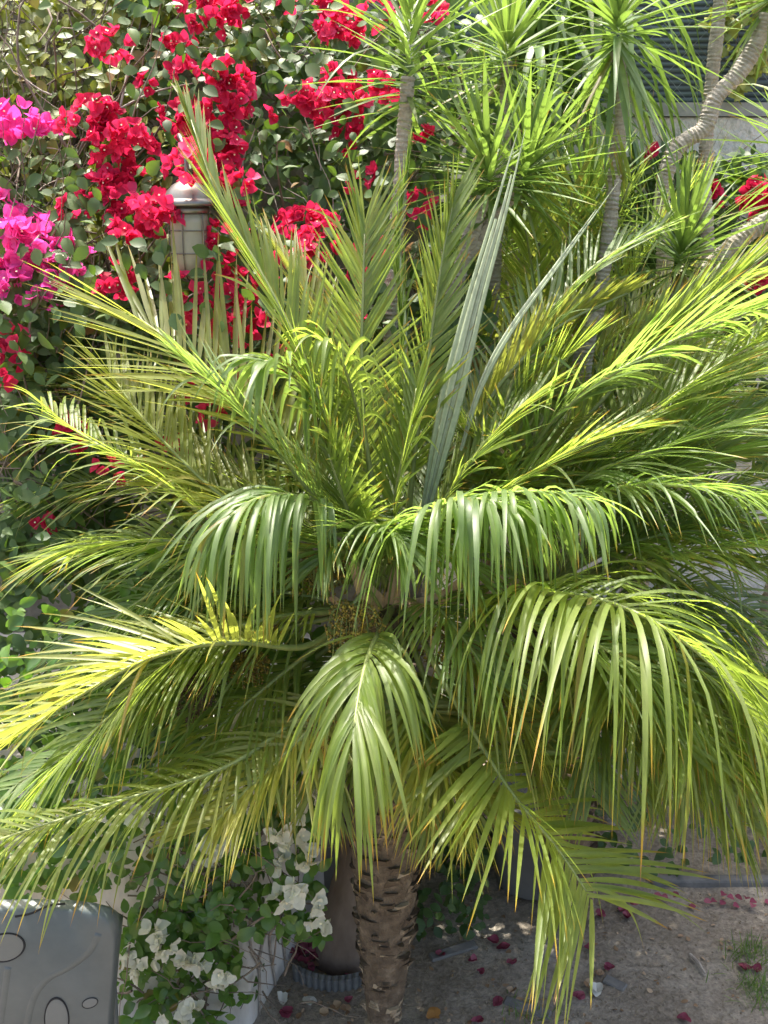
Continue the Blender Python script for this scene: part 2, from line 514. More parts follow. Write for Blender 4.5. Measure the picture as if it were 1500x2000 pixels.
# ------------------------------------------------------------------ palms
def spiral_trunk(base, top, r0, r1, parent, chips_dark=0.55, n_rings=34):
    mb = MB()
    axis = top - base
    L = axis.length
    pts = []; rad = []
    segs = 60
    for i in range(segs + 1):
        t = i / segs
        c = base.lerp(top, t) + Vector((0.012 * math.sin(t * 5), 0.01 * math.sin(t * 4 + 1), 0))
        pts.append(c); rad.append(float(np.interp(t, (0, .08, .2, .32, .45, .7, 1), (r0, r0 * 1.06, r0 + .45 * (r1 - r0), r0 + .8 * (r1 - r0), r1, r1, r1 * .85))))
    mb.tube(pts, rad, 26, jitter=0.05)
    for ring in range(n_rings):
        t = (ring + 0.5) / n_rings
        i = min(segs, int(t * segs))
        c = pts[i]; r = rad[i]
        nc = 11
        for k in range(nc):
            if rnd.random() < 0.15: continue
            a = 2 * math.pi * (k + 0.5 * (ring % 2)) / nc + rnd.uniform(-0.32, 0.32) + ring * 0.3
            tt = min(.995, max(0, t + rnd.uniform(-0.03, 0.03)))
            c2 = base.lerp(top, tt); c2 = Vector((c2.x + c.x - base.lerp(top, t).x, c2.y + c.y - base.lerp(top, t).y, c2.z))
            o_ = Vector((math.cos(a), math.sin(a), 0)); s_ = Vector((-math.sin(a), math.cos(a), 0))
            wd = r * rnd.uniform(0.28, 0.85); out_ = rnd.uniform(0.003, 0.018) + 0.006 * t; hh = rnd.uniform(0.005, 0.017)
            dark = tt > chips_dark and rnd.random() < 0.86
            m = 2 if dark else 1
            # a scale: broad foot on the trunk, thin tilted lip
            q = []
            for (u, e, h) in ((-0.5, -0.2, -hh), (-0.3, 0.5, -hh * 0.5), (0, 0.8, -hh * .5), (0.3, 0.5, -hh * .5), (0.5, -0.2, -hh),
                              (-0.42, -0.15, hh * 0.9), (-0.25, 1.0, hh * .4), (0, 1.35, hh * .55), (0.25, 1.0, hh * .4), (0.42, -0.15, hh * .9)):
                q.append(mb.vert(c2 + o_ * (r * 0.98 + out_ * e * rnd.uniform(0.8, 1.2)) + s_ * (u * wd) + Vector((0, 0, h + out_ * e * 0.45 + rnd.uniform(-.002, .002))), (tt, rnd.random(), 0, 1)))
            for z in range(4):
                mb.face((q[z], q[z + 1], q[z + 6], q[z + 5]), m)
            mb.face((q[5], q[6], q[7], q[8], q[9]), m)
            mb.face((q[4], q[3], q[2], q[1], q[0]), m)
    return mb.build('trunk', [M_ptrunk, M_chip, M_chip_d], parent, smooth=False)


def frond(parent, pts, L=0.32, n=38, mat=None, roll=0.0, beta=25, alpha=(58, 28), k=1.2, t0=0.22, W=0.0145, rr=0.0085, kj=0.5, kink=0.0, dead=0.0, inward=0.6, label=None, skip=0.04, twist=0.0, tipspan=0.55, lr=(1, 1), apow=1.0):
    """pts: world points of the midrib from the crown outwards"""
    crv, Ln = resample(catmull(pts, 60), 80)
    hz = crv[-1] - crv[0]; hz.z = 0
    inw = -hz.normalized() if hz.length > 1e-3 else Vector((0, 1, 0))
    mb = MB()
    n = int(n * 1.55); W = W * .82
    ph = [rnd.uniform(0, 6.28) for _ in range(4)]
    for i in range(n):
        for side in (-1, 1):
            if rnd.random() < skip: continue
            u = (i + 0.5 + 0.25 * side + rnd.uniform(-0.22, 0.22)) / n
            t = t0 + (1 - t0) * min(1, max(0, u))
            j = min(79, int(t * 80)); fr = t * 80 - j
            p = crv[j].lerp(crv[j + 1], fr)
            T = (crv[j + 1] - crv[max(0, j - 1)]).normalized()
            ref = Vector((0, 0, 1)) + inw * inward
            Nn = (ref - T * ref.dot(T)).normalized()
            if roll or twist: Nn = Matrix.Rotation(R(roll + twist * u), 3, T) @ Nn
            S = T.cross(Nn) * side
            al = R(alpha[0] + (alpha[1] - alpha[0]) * max(0, u) ** apow + rnd.gauss(0, 4))
            be = R(beta + rnd.gauss(0, 8) + 7 * math.sin(u * 9 + ph[0] + side))
            al += R(5 * math.sin(u * 13 + ph[1] + side * 2))
            d = T * math.cos(al) + (S * math.cos(be) + Nn * math.sin(be)) * math.sin(al)
            prof = (0.55 + 0.45 * min(1, u / 0.25)) * (1 - (1 - tipspan) * max(0, (u - 0.55) / 0.45) ** 1.3)
            ll = L * prof * rnd.choice((1, 1, 1, 1, 1, .7)) * rnd.uniform(0.84, 1.1) * (lr[0] if side < 0 else lr[1])
            Mn = (Nn * math.cos(be) - S * math.sin(be))
            bad = rnd.random() < .035
            kk = k * rnd.uniform(1 - kj, 1 + kj) * (1 + .35 * math.sin(u * 11 + ph[2] + side))
            if bad: kk += rnd.uniform(3, 9)
            mb.blade(p, d, Mn, ll, W * rnd.uniform(0.85, 1.15), kk, segs=9, fold=rnd.uniform(0.15, 0.55), rv=min(1, max(0, rnd.gauss(0.5, 0.22))),
                     dead=rnd.uniform(.3, .9) if bad and rnd.random() < .5 else (rnd.random() ** 2) * dead, twist=rnd.uniform(-2.2, 2.2),
                     kink=(rnd.uniform(0.15, 0.45), kink * rnd.uniform(0.5, 1.3)) if kink and rnd.random() < 0.75 else None)
    o = mb.build('frond', mat or M_palm, parent, origin=crv[0])
    if label: o['label'] = label
    r = MB()
    sub = crv[::3]
    r.tube(sub, [rr * (1.25 - 1.0 * i / len(sub)) + 0.001 for i in range(len(sub))], 7)
    rc = r.build('midrib', M_rachis, o)
    rc.location = -crv[0]
    return o


def px(lst): return [P(*a) for a in lst]


def spear(parent, pts, width, strips=3, spread=0.02, label=None):
    crv, Ln = resample(catmull(px(pts), 40), 40)
    mb = MB()
    view = (crv[20] - Vector((0, 0, EYE))).normalized()
    for q in range(strips):
        off = (q - (strips - 1) / 2) / max(1, strips)
        last = None
        for i in range(41):
            t = i / 40
            if t > 1 - 0.12 * (q % 3): break
            T = (crv[min(40, i + 1)] - crv[max(0, i - 1)]).normalized()
            S = T.cross(view).normalized(); Nn = S.cross(T)
            prof = min(1, 0.35 + t * 2.2) * (1 - t ** 1.6) + 0.05
            c = crv[i] + S * (off * width * 1.1 * prof + spread * off * t * 2) + Nn * (0.006 * (q % 2))
            wq = width / strips * prof * (0.78 + .1 * math.sin(t * 9 + q * 2))
            cc = (t * 0.7, 0.3 + 0.4 * ((q * 37) % 10) / 10, 0, 1)
            row = [mb.vert(c - S * wq + Nn * 0.0, cc), mb.vert(c - S * wq * .45 - Nn * wq * .28, cc), mb.vert(c - Nn * wq * 0.06, (t * .7, 0.15, 0, 1)), mb.vert(c + S * wq * .45 - Nn * wq * .28, cc), mb.vert(c + S * wq, cc),
                   mb.vert(c + Nn * wq * 0.5, cc)]
            if last:
                for z in range(4): mb.face((last[z], last[z + 1], row[z + 1], row[z]))
                mb.face((last[4], last[5], row[5], row[4])); mb.face((last[5], last[0], row[0], row[5]))
            last = row
    o = mb.build('spear_leaf', M_spear, parent, origin=crv[0])
    if label: o['label'] = label
    return o


ICO = None


def berry(mb, c, r, m=0):
    top = mb.vert(c + Vector((0, 0, r))); bot = mb.vert(c - Vector((0, 0, r)))
    ring = [mb.vert(c + Vector((math.cos(a) * r, math.sin(a) * r, 0))) for a in (0, 1.2566, 2.513, 3.77, 5.027)]
    for k in range(5):
        mb.face((top, ring[k], ring[(k + 1) % 5]), m); mb.face((bot, ring[(k + 1) % 5], ring[k]), m)


def fruit(parent, start, centre, size, n=260, mat=None, label=None, br=0.0045):
    """a drooping bunch: stalk from start to centre, strands hanging with berries"""
    mb = MB()
    a, c = Vector(start), Vector(centre)
    mb.tube(catmull([a, a.lerp(c, 0.5) + Vector((0, 0, 0.08)), c + Vector((0, 0, size[2] * 0.6))], 8), 0.006, 6, m=1)
    ns = 26
    for sidx in range(ns):
        an = rnd.uniform(0, 6.283); rr = math.sqrt(rnd.random())
        end = c + Vector((math.cos(an) * rr * size[0], math.sin(an) * rr * size[1], -size[2] * rnd.uniform(0.3, 1.0)))
        mid = c + Vector((math.cos(an) * rr * size[0] * 0.8, math.sin(an) * rr * size[1] * 0.8, size[2] * rnd.uniform(0.1, 0.6)))
        st = catmull([c + Vector((0, 0, size[2] * 0.6)), mid, end], 10)
        mb.tube(st, 0.0014, 4, m=1, cap=False)
        for q in range(n // ns):
            u = rnd.uniform(2, 9.99); i = int(u)
            p = st[i].lerp(st[i + 1], u - i) + Vector((rnd.uniform(-.012, .012), rnd.uniform(-.012, .012), rnd.uniform(-.008, .008)))
            berry(mb, p, br * rnd.uniform(0.7, 1.2))
    o = mb.build('fruit_cluster', [mat or M_fruit, M_rachis if mat is None else M_fruit_dry], parent, origin=c)
    if label: o['label'] = label
    return o


def sheath(parent, pts, wd):
    """broad papery leaf base"""
    mb = MB()
    crv = catmull(pts, 10)
    last = None
    for i, c in enumerate(crv):
        t = i / 10
        T = (crv[min(10, i + 1)] - crv[max(0, i - 1)]).normalized()
        v = (c - Vector((0, 0, EYE))).normalized()
        S = T.cross(v).normalized(); Nn = S.cross(T)
        ww = wd * (1 - 0.62 * t) / 2
        row = [mb.vert(c + S * (ww * a) + Nn * (h * ww), (t, .5, 0, 1)) for a, h in ((-1, 0), (-0.5, .45), (0, .6), (0.5, .45), (1, 0), (0, -0.3))]
        if last:
            for z in range(6):
                mb.face((last[z], last[(z + 1) % 6], row[(z + 1) % 6], row[z]))
        last = row
    return mb.build('leaf_base', M_sheath, parent, smooth=False)


def natural(parent, C, az, el, ln, droop, **kw):
    d = Vector((math.cos(R(az)) * math.cos(R(el)), math.sin(R(az)) * math.cos(R(el)), math.sin(R(el))))
    p = C + Vector((d.x * .05, d.y * .05, 0)); pts = [p]
    for i in range(8):
        p = p + d * (ln / 8); pts.append(p)
        d = (d + Vector((0, 0, -1)) * droop * (ln / 8) * (0.4 + 0.25 * i) * max(.15, math.sqrt(max(0, 1 - d.z * d.z)))).normalized()
    return frond(parent, pts, **kw)


# --- palm in the middle
base1 = G(745, 2050)
palm1 = thing('palm_tree', base1, 'bushy pygmy date palm with scaly trunk in the middle of the garden', 'palm tree')
C1 = P(750, 1190, 3.18)
spiral_trunk(base1 + Vector((0, 0, -0.05)), Vector((C1.x, C1.y, C1.z)), 0.050, 0.108, palm1, chips_dark=0.17, n_rings=46)

Y, B_, Gn = M_palm_y, M_palm_b, M_palm
F1 = [  # (points, options)
    # big folded frond up and left
    ([(738, 1090, 3.15), (700, 990, 3.06), (640, 830, 2.98), (590, 690, 2.95), (500, 515, 2.96), (425, 385, 3.0), (366, 215, 3.08)],
     dict(L=0.27, n=46, mat=Gn, beta=30, alpha=(85, 2), apow=0.32, k=0.3, roll=-15, tipspan=0.55)),
    ([(745, 1090, 3.2), (705, 900, 3.18), (660, 730, 3.18), (605, 590, 3.2), (535, 480, 3.25)],
     dict(L=0.30, n=40, mat=Y, beta=20, alpha=(45, 20), k=0.5, roll=15)),
    # upright fan in the centre
    ([(750, 1090, 3.18), (735, 980, 3.12), (712, 850, 3.08), (706, 700, 3.05), (709, 560, 3.04), (712, 440, 3.05)],
     dict(L=0.29, n=42, mat=Gn, beta=12, alpha=(55, 22), k=0.3, tipspan=0.85)),
    ([(775, 1090, 3.2), (778, 850, 3.14), (784, 650, 3.12), (777, 500, 3.12), (798, 310, 3.15)],
     dict(L=0.20, n=40, mat=B_, beta=75, alpha=(26, 12), k=0.2)),
    ([(790, 1080, 3.2), (808, 900, 3.14), (826, 770, 3.1), (845, 630, 3.1), (866, 490, 3.12), (886, 390, 3.15)],
     dict(L=0.24, n=40, mat=Gn, beta=35, alpha=(48, 18), k=0.2, roll=45, tipspan=0.8)),
    ([(880, 960, 3.2), (945, 800, 3.16), (1010, 712, 3.16), (1100, 632, 3.2), (1235, 568, 3.3)],
     dict(L=0.20, n=40, mat=Y, beta=60, alpha=(40, 14), k=0.5, roll=-10)),
    ([(820, 1040, 3.2), (960, 850, 3.2), (1012, 720, 3.22), (1062, 622, 3.25), (1170, 512, 3.32), (1290, 445, 3.42)],
     dict(L=0.28, n=42, mat=B_, beta=18, alpha=(52, 22), k=0.7)),
    ([(755, 1150, 3.15), (735, 1075, 3.02), (742, 1035, 2.92), (775, 1045, 2.84), (800, 1090, 2.79)],
     dict(L=0.28, n=30, mat=B_, beta=10, alpha=(52, 22), k=4, t0=.2)),
    ([(735, 1150, 3.15), (690, 1090, 3.04), (650, 1070, 2.96), (625, 1100, 2.9)],
     dict(L=0.26, n=30, mat=B_, beta=10, alpha=(52, 22), k=3, t0=.2)),
    ([(770, 1150, 3.15), (830, 1090, 3.05), (880, 1080, 2.98), (925, 1120, 2.93)],
     dict(L=0.28, n=30, mat=Gn, beta=10, alpha=(55, 24), k=3, t0=.2)),
    ([(740, 1100, 3.15), (690, 960, 3.05), (640, 830, 2.99), (598, 735, 2.97), (570, 660, 2.97)],
     dict(L=0.30, n=38, mat=Gn, beta=12, alpha=(75, 55), k=0.7, tipspan=.8, t0=.15)),
    ([(760, 1100, 3.12), (775, 960, 3.05), (800, 840, 3.0), (815, 750, 3.0)],
     dict(L=0.24, n=34, mat=Gn, beta=12, alpha=(55, 25), k=0.6, t0=.15)),
    ([(735, 1090, 3.12), (690, 1020, 3.0), (660, 940, 2.93), (640, 880, 2.9)],
     dict(L=0.24, n=30, mat=Gn, beta=12, alpha=(60, 30), k=1.2, t0=.15)),
    ([(800, 1090, 3.15), (880, 960, 3.08), (960, 850, 3.05), (1050, 770, 3.06)],
     dict(L=0.28, n=38, mat=Gn, beta=12, alpha=(55, 28), k=1.2)),
    # left, leaflets standing up
    ([(720, 1070, 3.2), (640, 950, 3.2), (540, 840, 3.2), (430, 740, 3.22), (340, 672, 3.25), (262, 615, 3.3)],
     dict(L=0.48, n=32, mat=Y, beta=24, alpha=(64, 36), k=0.3, roll=-24, tipspan=0.8, W=0.02)),
    ([(700, 1100, 3.22), (560, 1070, 3.1), (410, 1010, 3.05), (300, 930, 3.05), (180, 862, 3.1), (90, 800, 3.15)],
     dict(L=0.36, n=40, mat=Gn, beta=20, alpha=(60, 35), k=2.0, kink=0.8, kj=0.9)),
    ([(700, 1090, 3.3), (520, 960, 3.45), (350, 830, 3.55), (180, 760, 3.65), (110, 740, 3.7)],
     dict(L=0.36, n=38, mat=Gn, beta=15, alpha=(60, 35), k=1.2)),
    ([(700, 1120, 3.3), (520, 1120, 3.4), (330, 1080, 3.45), (120, 1060, 3.5)],
     dict(L=0.36, n=40, mat=B_, beta=10, alpha=(55, 35), k=2.0)),
    ([(700, 1130, 3.3), (560, 1160, 3.3), (400, 1170, 3.3), (230, 1230, 3.3), (100, 1330, 3.3)],
     dict(L=0.36, n=40, mat=B_, beta=10, alpha=(55, 35), k=2.2)),
    # arching towards the viewer on the left
    ([(710, 1080, 3.18), (640, 1000, 3.0), (570, 968, 2.86), (500, 975, 2.74), (440, 1015, 2.66)],
     dict(L=0.48, n=30, mat=B_, beta=2, alpha=(38, 14), k=10, kink=1.6, t0=0.35, W=0.019)),
    ([(715, 1060, 3.2), (650, 900, 3.08), (600, 780, 3.0), (555, 715, 2.92), (505, 705, 2.86)],
     dict(L=0.36, n=14, mat=B_, beta=5, alpha=(55, 30), k=9, kink=1.6, t0=0.62, W=0.02)),
    ([(735, 1060, 3.15), (720, 900, 3.05), (690, 770, 2.98), (660, 690, 2.92), (625, 665, 2.88)],
     dict(L=0.34, n=14, mat=Gn, beta=5, alpha=(60, 35), k=8, kink=1.4, t0=0.55, W=0.02)),
    # left low, olive yellow, straight
    ([(700, 1190, 3.15), (600, 1262, 3.0), (480, 1255, 2.86), (380, 1262, 2.78), (270, 1295, 2.7), (150, 1362, 2.62), (30, 1440, 2.55)],
     dict(L=0.40, n=40, mat=Y, beta=25, alpha=(62, 42), k=0.9, kj=0.8, t0=0.3, roll=12, tipspan=0.75, W=0.017)),
    ([(700, 1220, 3.15), (620, 1360, 3.0), (520, 1450, 2.92), (420, 1508, 2.85), (250, 1560, 2.78), (60, 1620, 2.7), (-60, 1660, 2.66)],
     dict(L=0.42, n=40, mat=Gn, beta=10, alpha=(60, 40), k=4, t0=0.3, dead=0.25)),
    ([(710, 1230, 3.1), (640, 1380, 2.96), (560, 1470, 2.88), (490, 1535, 2.82), (415, 1612, 2.76)],
     dict(L=0.36, n=34, mat=Y, beta=14, alpha=(75, 34), k=1.8, t0=0.35, dead=0.3)),
    ([(690, 1230, 3.25), (540, 1330, 3.2), (350, 1380, 3.15), (170, 1450, 3.1), (20, 1540, 3.05)],
     dict(L=0.36, n=40, mat=B_, beta=10, alpha=(58, 35), k=2.4)),
    # straight at the viewer
    ([(765, 1190, 3.12), (738, 1240, 2.92), (720, 1278, 2.78), (706, 1330, 2.68), (696, 1385, 2.6), (690, 1432, 2.55)],
     dict(L=0.41, n=28, mat=Gn, beta=20, alpha=(46, 14), k=6.5, kink=0.9, t0=0.3, W=0.019, tipspan=1.0)),
    ([(800, 1190, 3.12), (850, 1300, 2.98), (930, 1440, 2.9), (1000, 1550, 2.83), (1090, 1660, 2.78), (1155, 1757, 2.72)],
     dict(L=0.46, n=38, mat=Gn, beta=6, alpha=(84, 58), k=0.8, t0=0.40, tipspan=1.0, dead=0.12, W=0.02)),
    ([(780, 1220, 3.12), (810, 1360, 3.0), (850, 1460, 2.95), (890, 1522, 2.92), (925, 1572, 2.88)],
     dict(L=0.42, n=36, mat=Y, beta=8, alpha=(80, 50), k=2.0, t0=0.42, dead=0.3, label='yellowing frond with scorched tips')),
    ([(770, 1200, 3.3), (840, 1180, 3.05), (900, 1240, 2.92), (960, 1330, 2.85)],
     dict(L=0.32, n=30, mat=B_, beta=15, alpha=(55, 30), k=2.2, t0=0.3)),
    ([(740, 1100, 3.35), (690, 960, 3.5), (620, 850, 3.6), (540, 760, 3.7), (470, 700, 3.8)],
     dict(L=0.34, n=42, mat=Gn, beta=15, alpha=(55, 30), k=0.8)),
    ([(760, 1100, 3.4), (765, 940, 3.5), (770, 800, 3.6), (768, 690, 3.65)],
     dict(L=0.30, n=40, mat=Gn, beta=12, alpha=(55, 26), k=0.5)),
    ([(770, 1100, 3.4), (820, 960, 3.55), (880, 830, 3.7), (960, 720, 3.85)],
     dict(L=0.32, n=40, mat=Gn, beta=12, alpha=(55, 26), k=0.7)),
    ([(700, 1140, 3.25), (560, 1100, 3.2), (420, 1110, 3.15), (280, 1170, 3.1), (160, 1260, 3.05)],
     dict(L=0.38, n=42, mat=B_, beta=8, alpha=(58, 35), k=2.4)),
    ([(700, 1110, 3.35), (540, 1010, 3.5), (380, 960, 3.55), (200, 940, 3.6), (60, 960, 3.6)],
     dict(L=0.38, n=42, mat=Gn, beta=8, alpha=(58, 35), k=1.8)),
    ([(740, 1200, 3.3), (650, 1290, 3.25), (560, 1400, 3.2), (500, 1520, 3.15)],
     dict(L=0.34, n=38, mat=B_, beta=8, alpha=(58, 35), k=2.4)),
    ([(770, 1230, 3.25), (800, 1340, 3.2), (860, 1480, 3.15), (880, 1600, 3.1)],
     dict(L=0.34, n=36, mat=Gn, beta=8, alpha=(58, 35), k=2.4, dead=.3)),
    ([(730, 1080, 3.25), (680, 1000, 3.2), (720, 1010, 3.05), (770, 1060, 2.95)],
     dict(L=0.25, n=26, mat=B_, beta=12, alpha=(60, 30), k=2.2, t0=0.3)),
]
for pts, kw in F1:
    frond(palm1, px(pts), **kw)
fr = random.Random(3)
for pts, kw in (
    ([(765, 1210, 3.12), (745, 1310, 3.0), (742, 1420, 2.96), (752, 1520, 2.96)], dict(L=0.34, n=32, mat=Gn, beta=6, alpha=(60, 30), k=4.5, t0=.3, W=.018)),
    ([(790, 1220, 3.12), (835, 1340, 3.02), (868, 1450, 2.98), (880, 1540, 2.97)], dict(L=0.40, n=34, mat=Gn, beta=6, alpha=(65, 35), k=4.5, t0=.35, W=.018, dead=.15)),
    ([(730, 1220, 3.12), (675, 1330, 3.04), (640, 1440, 3.0), (620, 1530, 3.0)], dict(L=0.34, n=34, mat=Gn, beta=6, alpha=(62, 30), k=3.5, t0=.3)),
    ([(800, 1200, 3.14), (900, 1270, 3.04), (990, 1360, 3.0), (1060, 1470, 2.98)], dict(L=0.38, n=36, mat=Y, beta=8, alpha=(62, 30), k=2.2, t0=.3, dead=.2)),
    ([(700, 1200, 3.2), (560, 1310, 3.1), (430, 1420, 3.04), (330, 1530, 3.0)], dict(L=0.38, n=38, mat=Gn, beta=6, alpha=(60, 34), k=3, t0=.3)),
    ([(690, 1180, 3.2), (520, 1220, 3.08), (330, 1310, 3.0), (160, 1450, 2.95), (60, 1560, 2.94)], dict(L=0.38, n=42, mat=Gn, beta=8, alpha=(60, 36), k=2.6, t0=.3)),
    ([(700, 1130, 3.2), (560, 1050, 3.12), (420, 960, 3.1), (290, 830, 3.12), (215, 730, 3.16)], dict(L=0.34, n=42, mat=Y, beta=20, alpha=(58, 30), k=1.0, roll=-12)),
    ([(690, 1130, 3.2), (540, 1090, 3.15), (380, 1060, 3.12), (200, 1060, 3.12), (90, 1090, 3.12)], dict(L=0.36, n=42, mat=Gn, beta=10, alpha=(58, 32), k=2.0)),
): frond(palm1, px(pts), **kw)
for i in range(12):
    az = -10 + 200 * (i + .5) / 12 + fr.uniform(-8, 8)
    el = fr.choice((58, 46, 36, 26)) + fr.uniform(-6, 6)
    natural(palm1, C1 + Vector((0, 0, .1)), az, el, fr.uniform(.75, .95), fr.uniform(.5, .9), L=fr.uniform(.26, .32), n=38, mat=(Gn, Gn, Y, B_)[i % 4], beta=14, alpha=(56, 28), k=fr.uniform(.6, 1.8))
for i in range(6):
    az = (150, 168, 186, 204, 338, 354)[i] + fr.uniform(-7, 7)
    natural(palm1, C1, az, fr.uniform(-15, 12), fr.uniform(.7, .95), fr.uniform(.8, 1.3), L=fr.uniform(.30, .36), n=36, mat=(B_, Gn)[i % 2], beta=8, alpha=(58, 32), k=2.2, dead=.15)
spear(palm1, [(830, 1000, 3.1), (862, 860, 3.06), (900, 700, 3.04), (930, 580, 3.04), (975, 420, 3.06), (1020, 250, 3.1)], 0.062, 4, 0.012, 'pale grey unopened spear, widest in the crown')
spear(palm1, [(900, 880, 3.1), (940, 752, 3.08), (1000, 640, 3.1), (1100, 502, 3.2), (1208, 352, 3.3)], 0.018, 2, 0.004, 'thin pale spear leaning right')
spear(palm1, [(760, 1000, 3.25), (785, 800, 3.3), (786, 600, 3.34), (770, 420, 3.4)], 0.03, 2, 0.004)
for st, ct, sz, mt in (((745, 1190, 3.05), (690, 1215, 2.94), (0.10, 0.08, 0.09), None), ((740, 1200, 3.1), (640, 1420, 2.92), (0.06, 0.06, 0.16), None),
                       ((760, 1210, 3.1), (775, 1400, 3.05), (0.08, 0.06, 0.16), None), ((800, 1210, 3.1), (890, 1260, 3.05), (0.11, 0.08, 0.10), None),
                       ((720, 1150, 3.15), (620, 1110, 3.15), (0.11, 0.08, 0.08), None), ((700, 1190, 3.15), (490, 1300, 3.1), (0.06, 0.06, 0.06), None),
                       ((690, 1190, 3.15), (385, 1350, 3.12), (0.07, 0.06, 0.11), M_fruit_dry)):
    fruit(palm1, P(*st), P(*ct), sz, n=750, mat=mt, label='dry brown fruit bunch' if mt else None)
for pts, wd in (([(725, 1200, 3.08), (690, 1200, 3.03), (645, 1165, 3.0)], 0.05), ([(740, 1190, 3.12), (712, 1150, 3.08), (690, 1095, 3.06)], 0.08),
                ([(770, 1180, 3.12), (775, 1120, 3.1), (770, 1010, 3.12)], 0.06), ([(800, 1190, 3.1), (860, 1170, 3.05), (920, 1120, 3.02)], 0.06)):
    sheath(palm1, px(pts), wd)

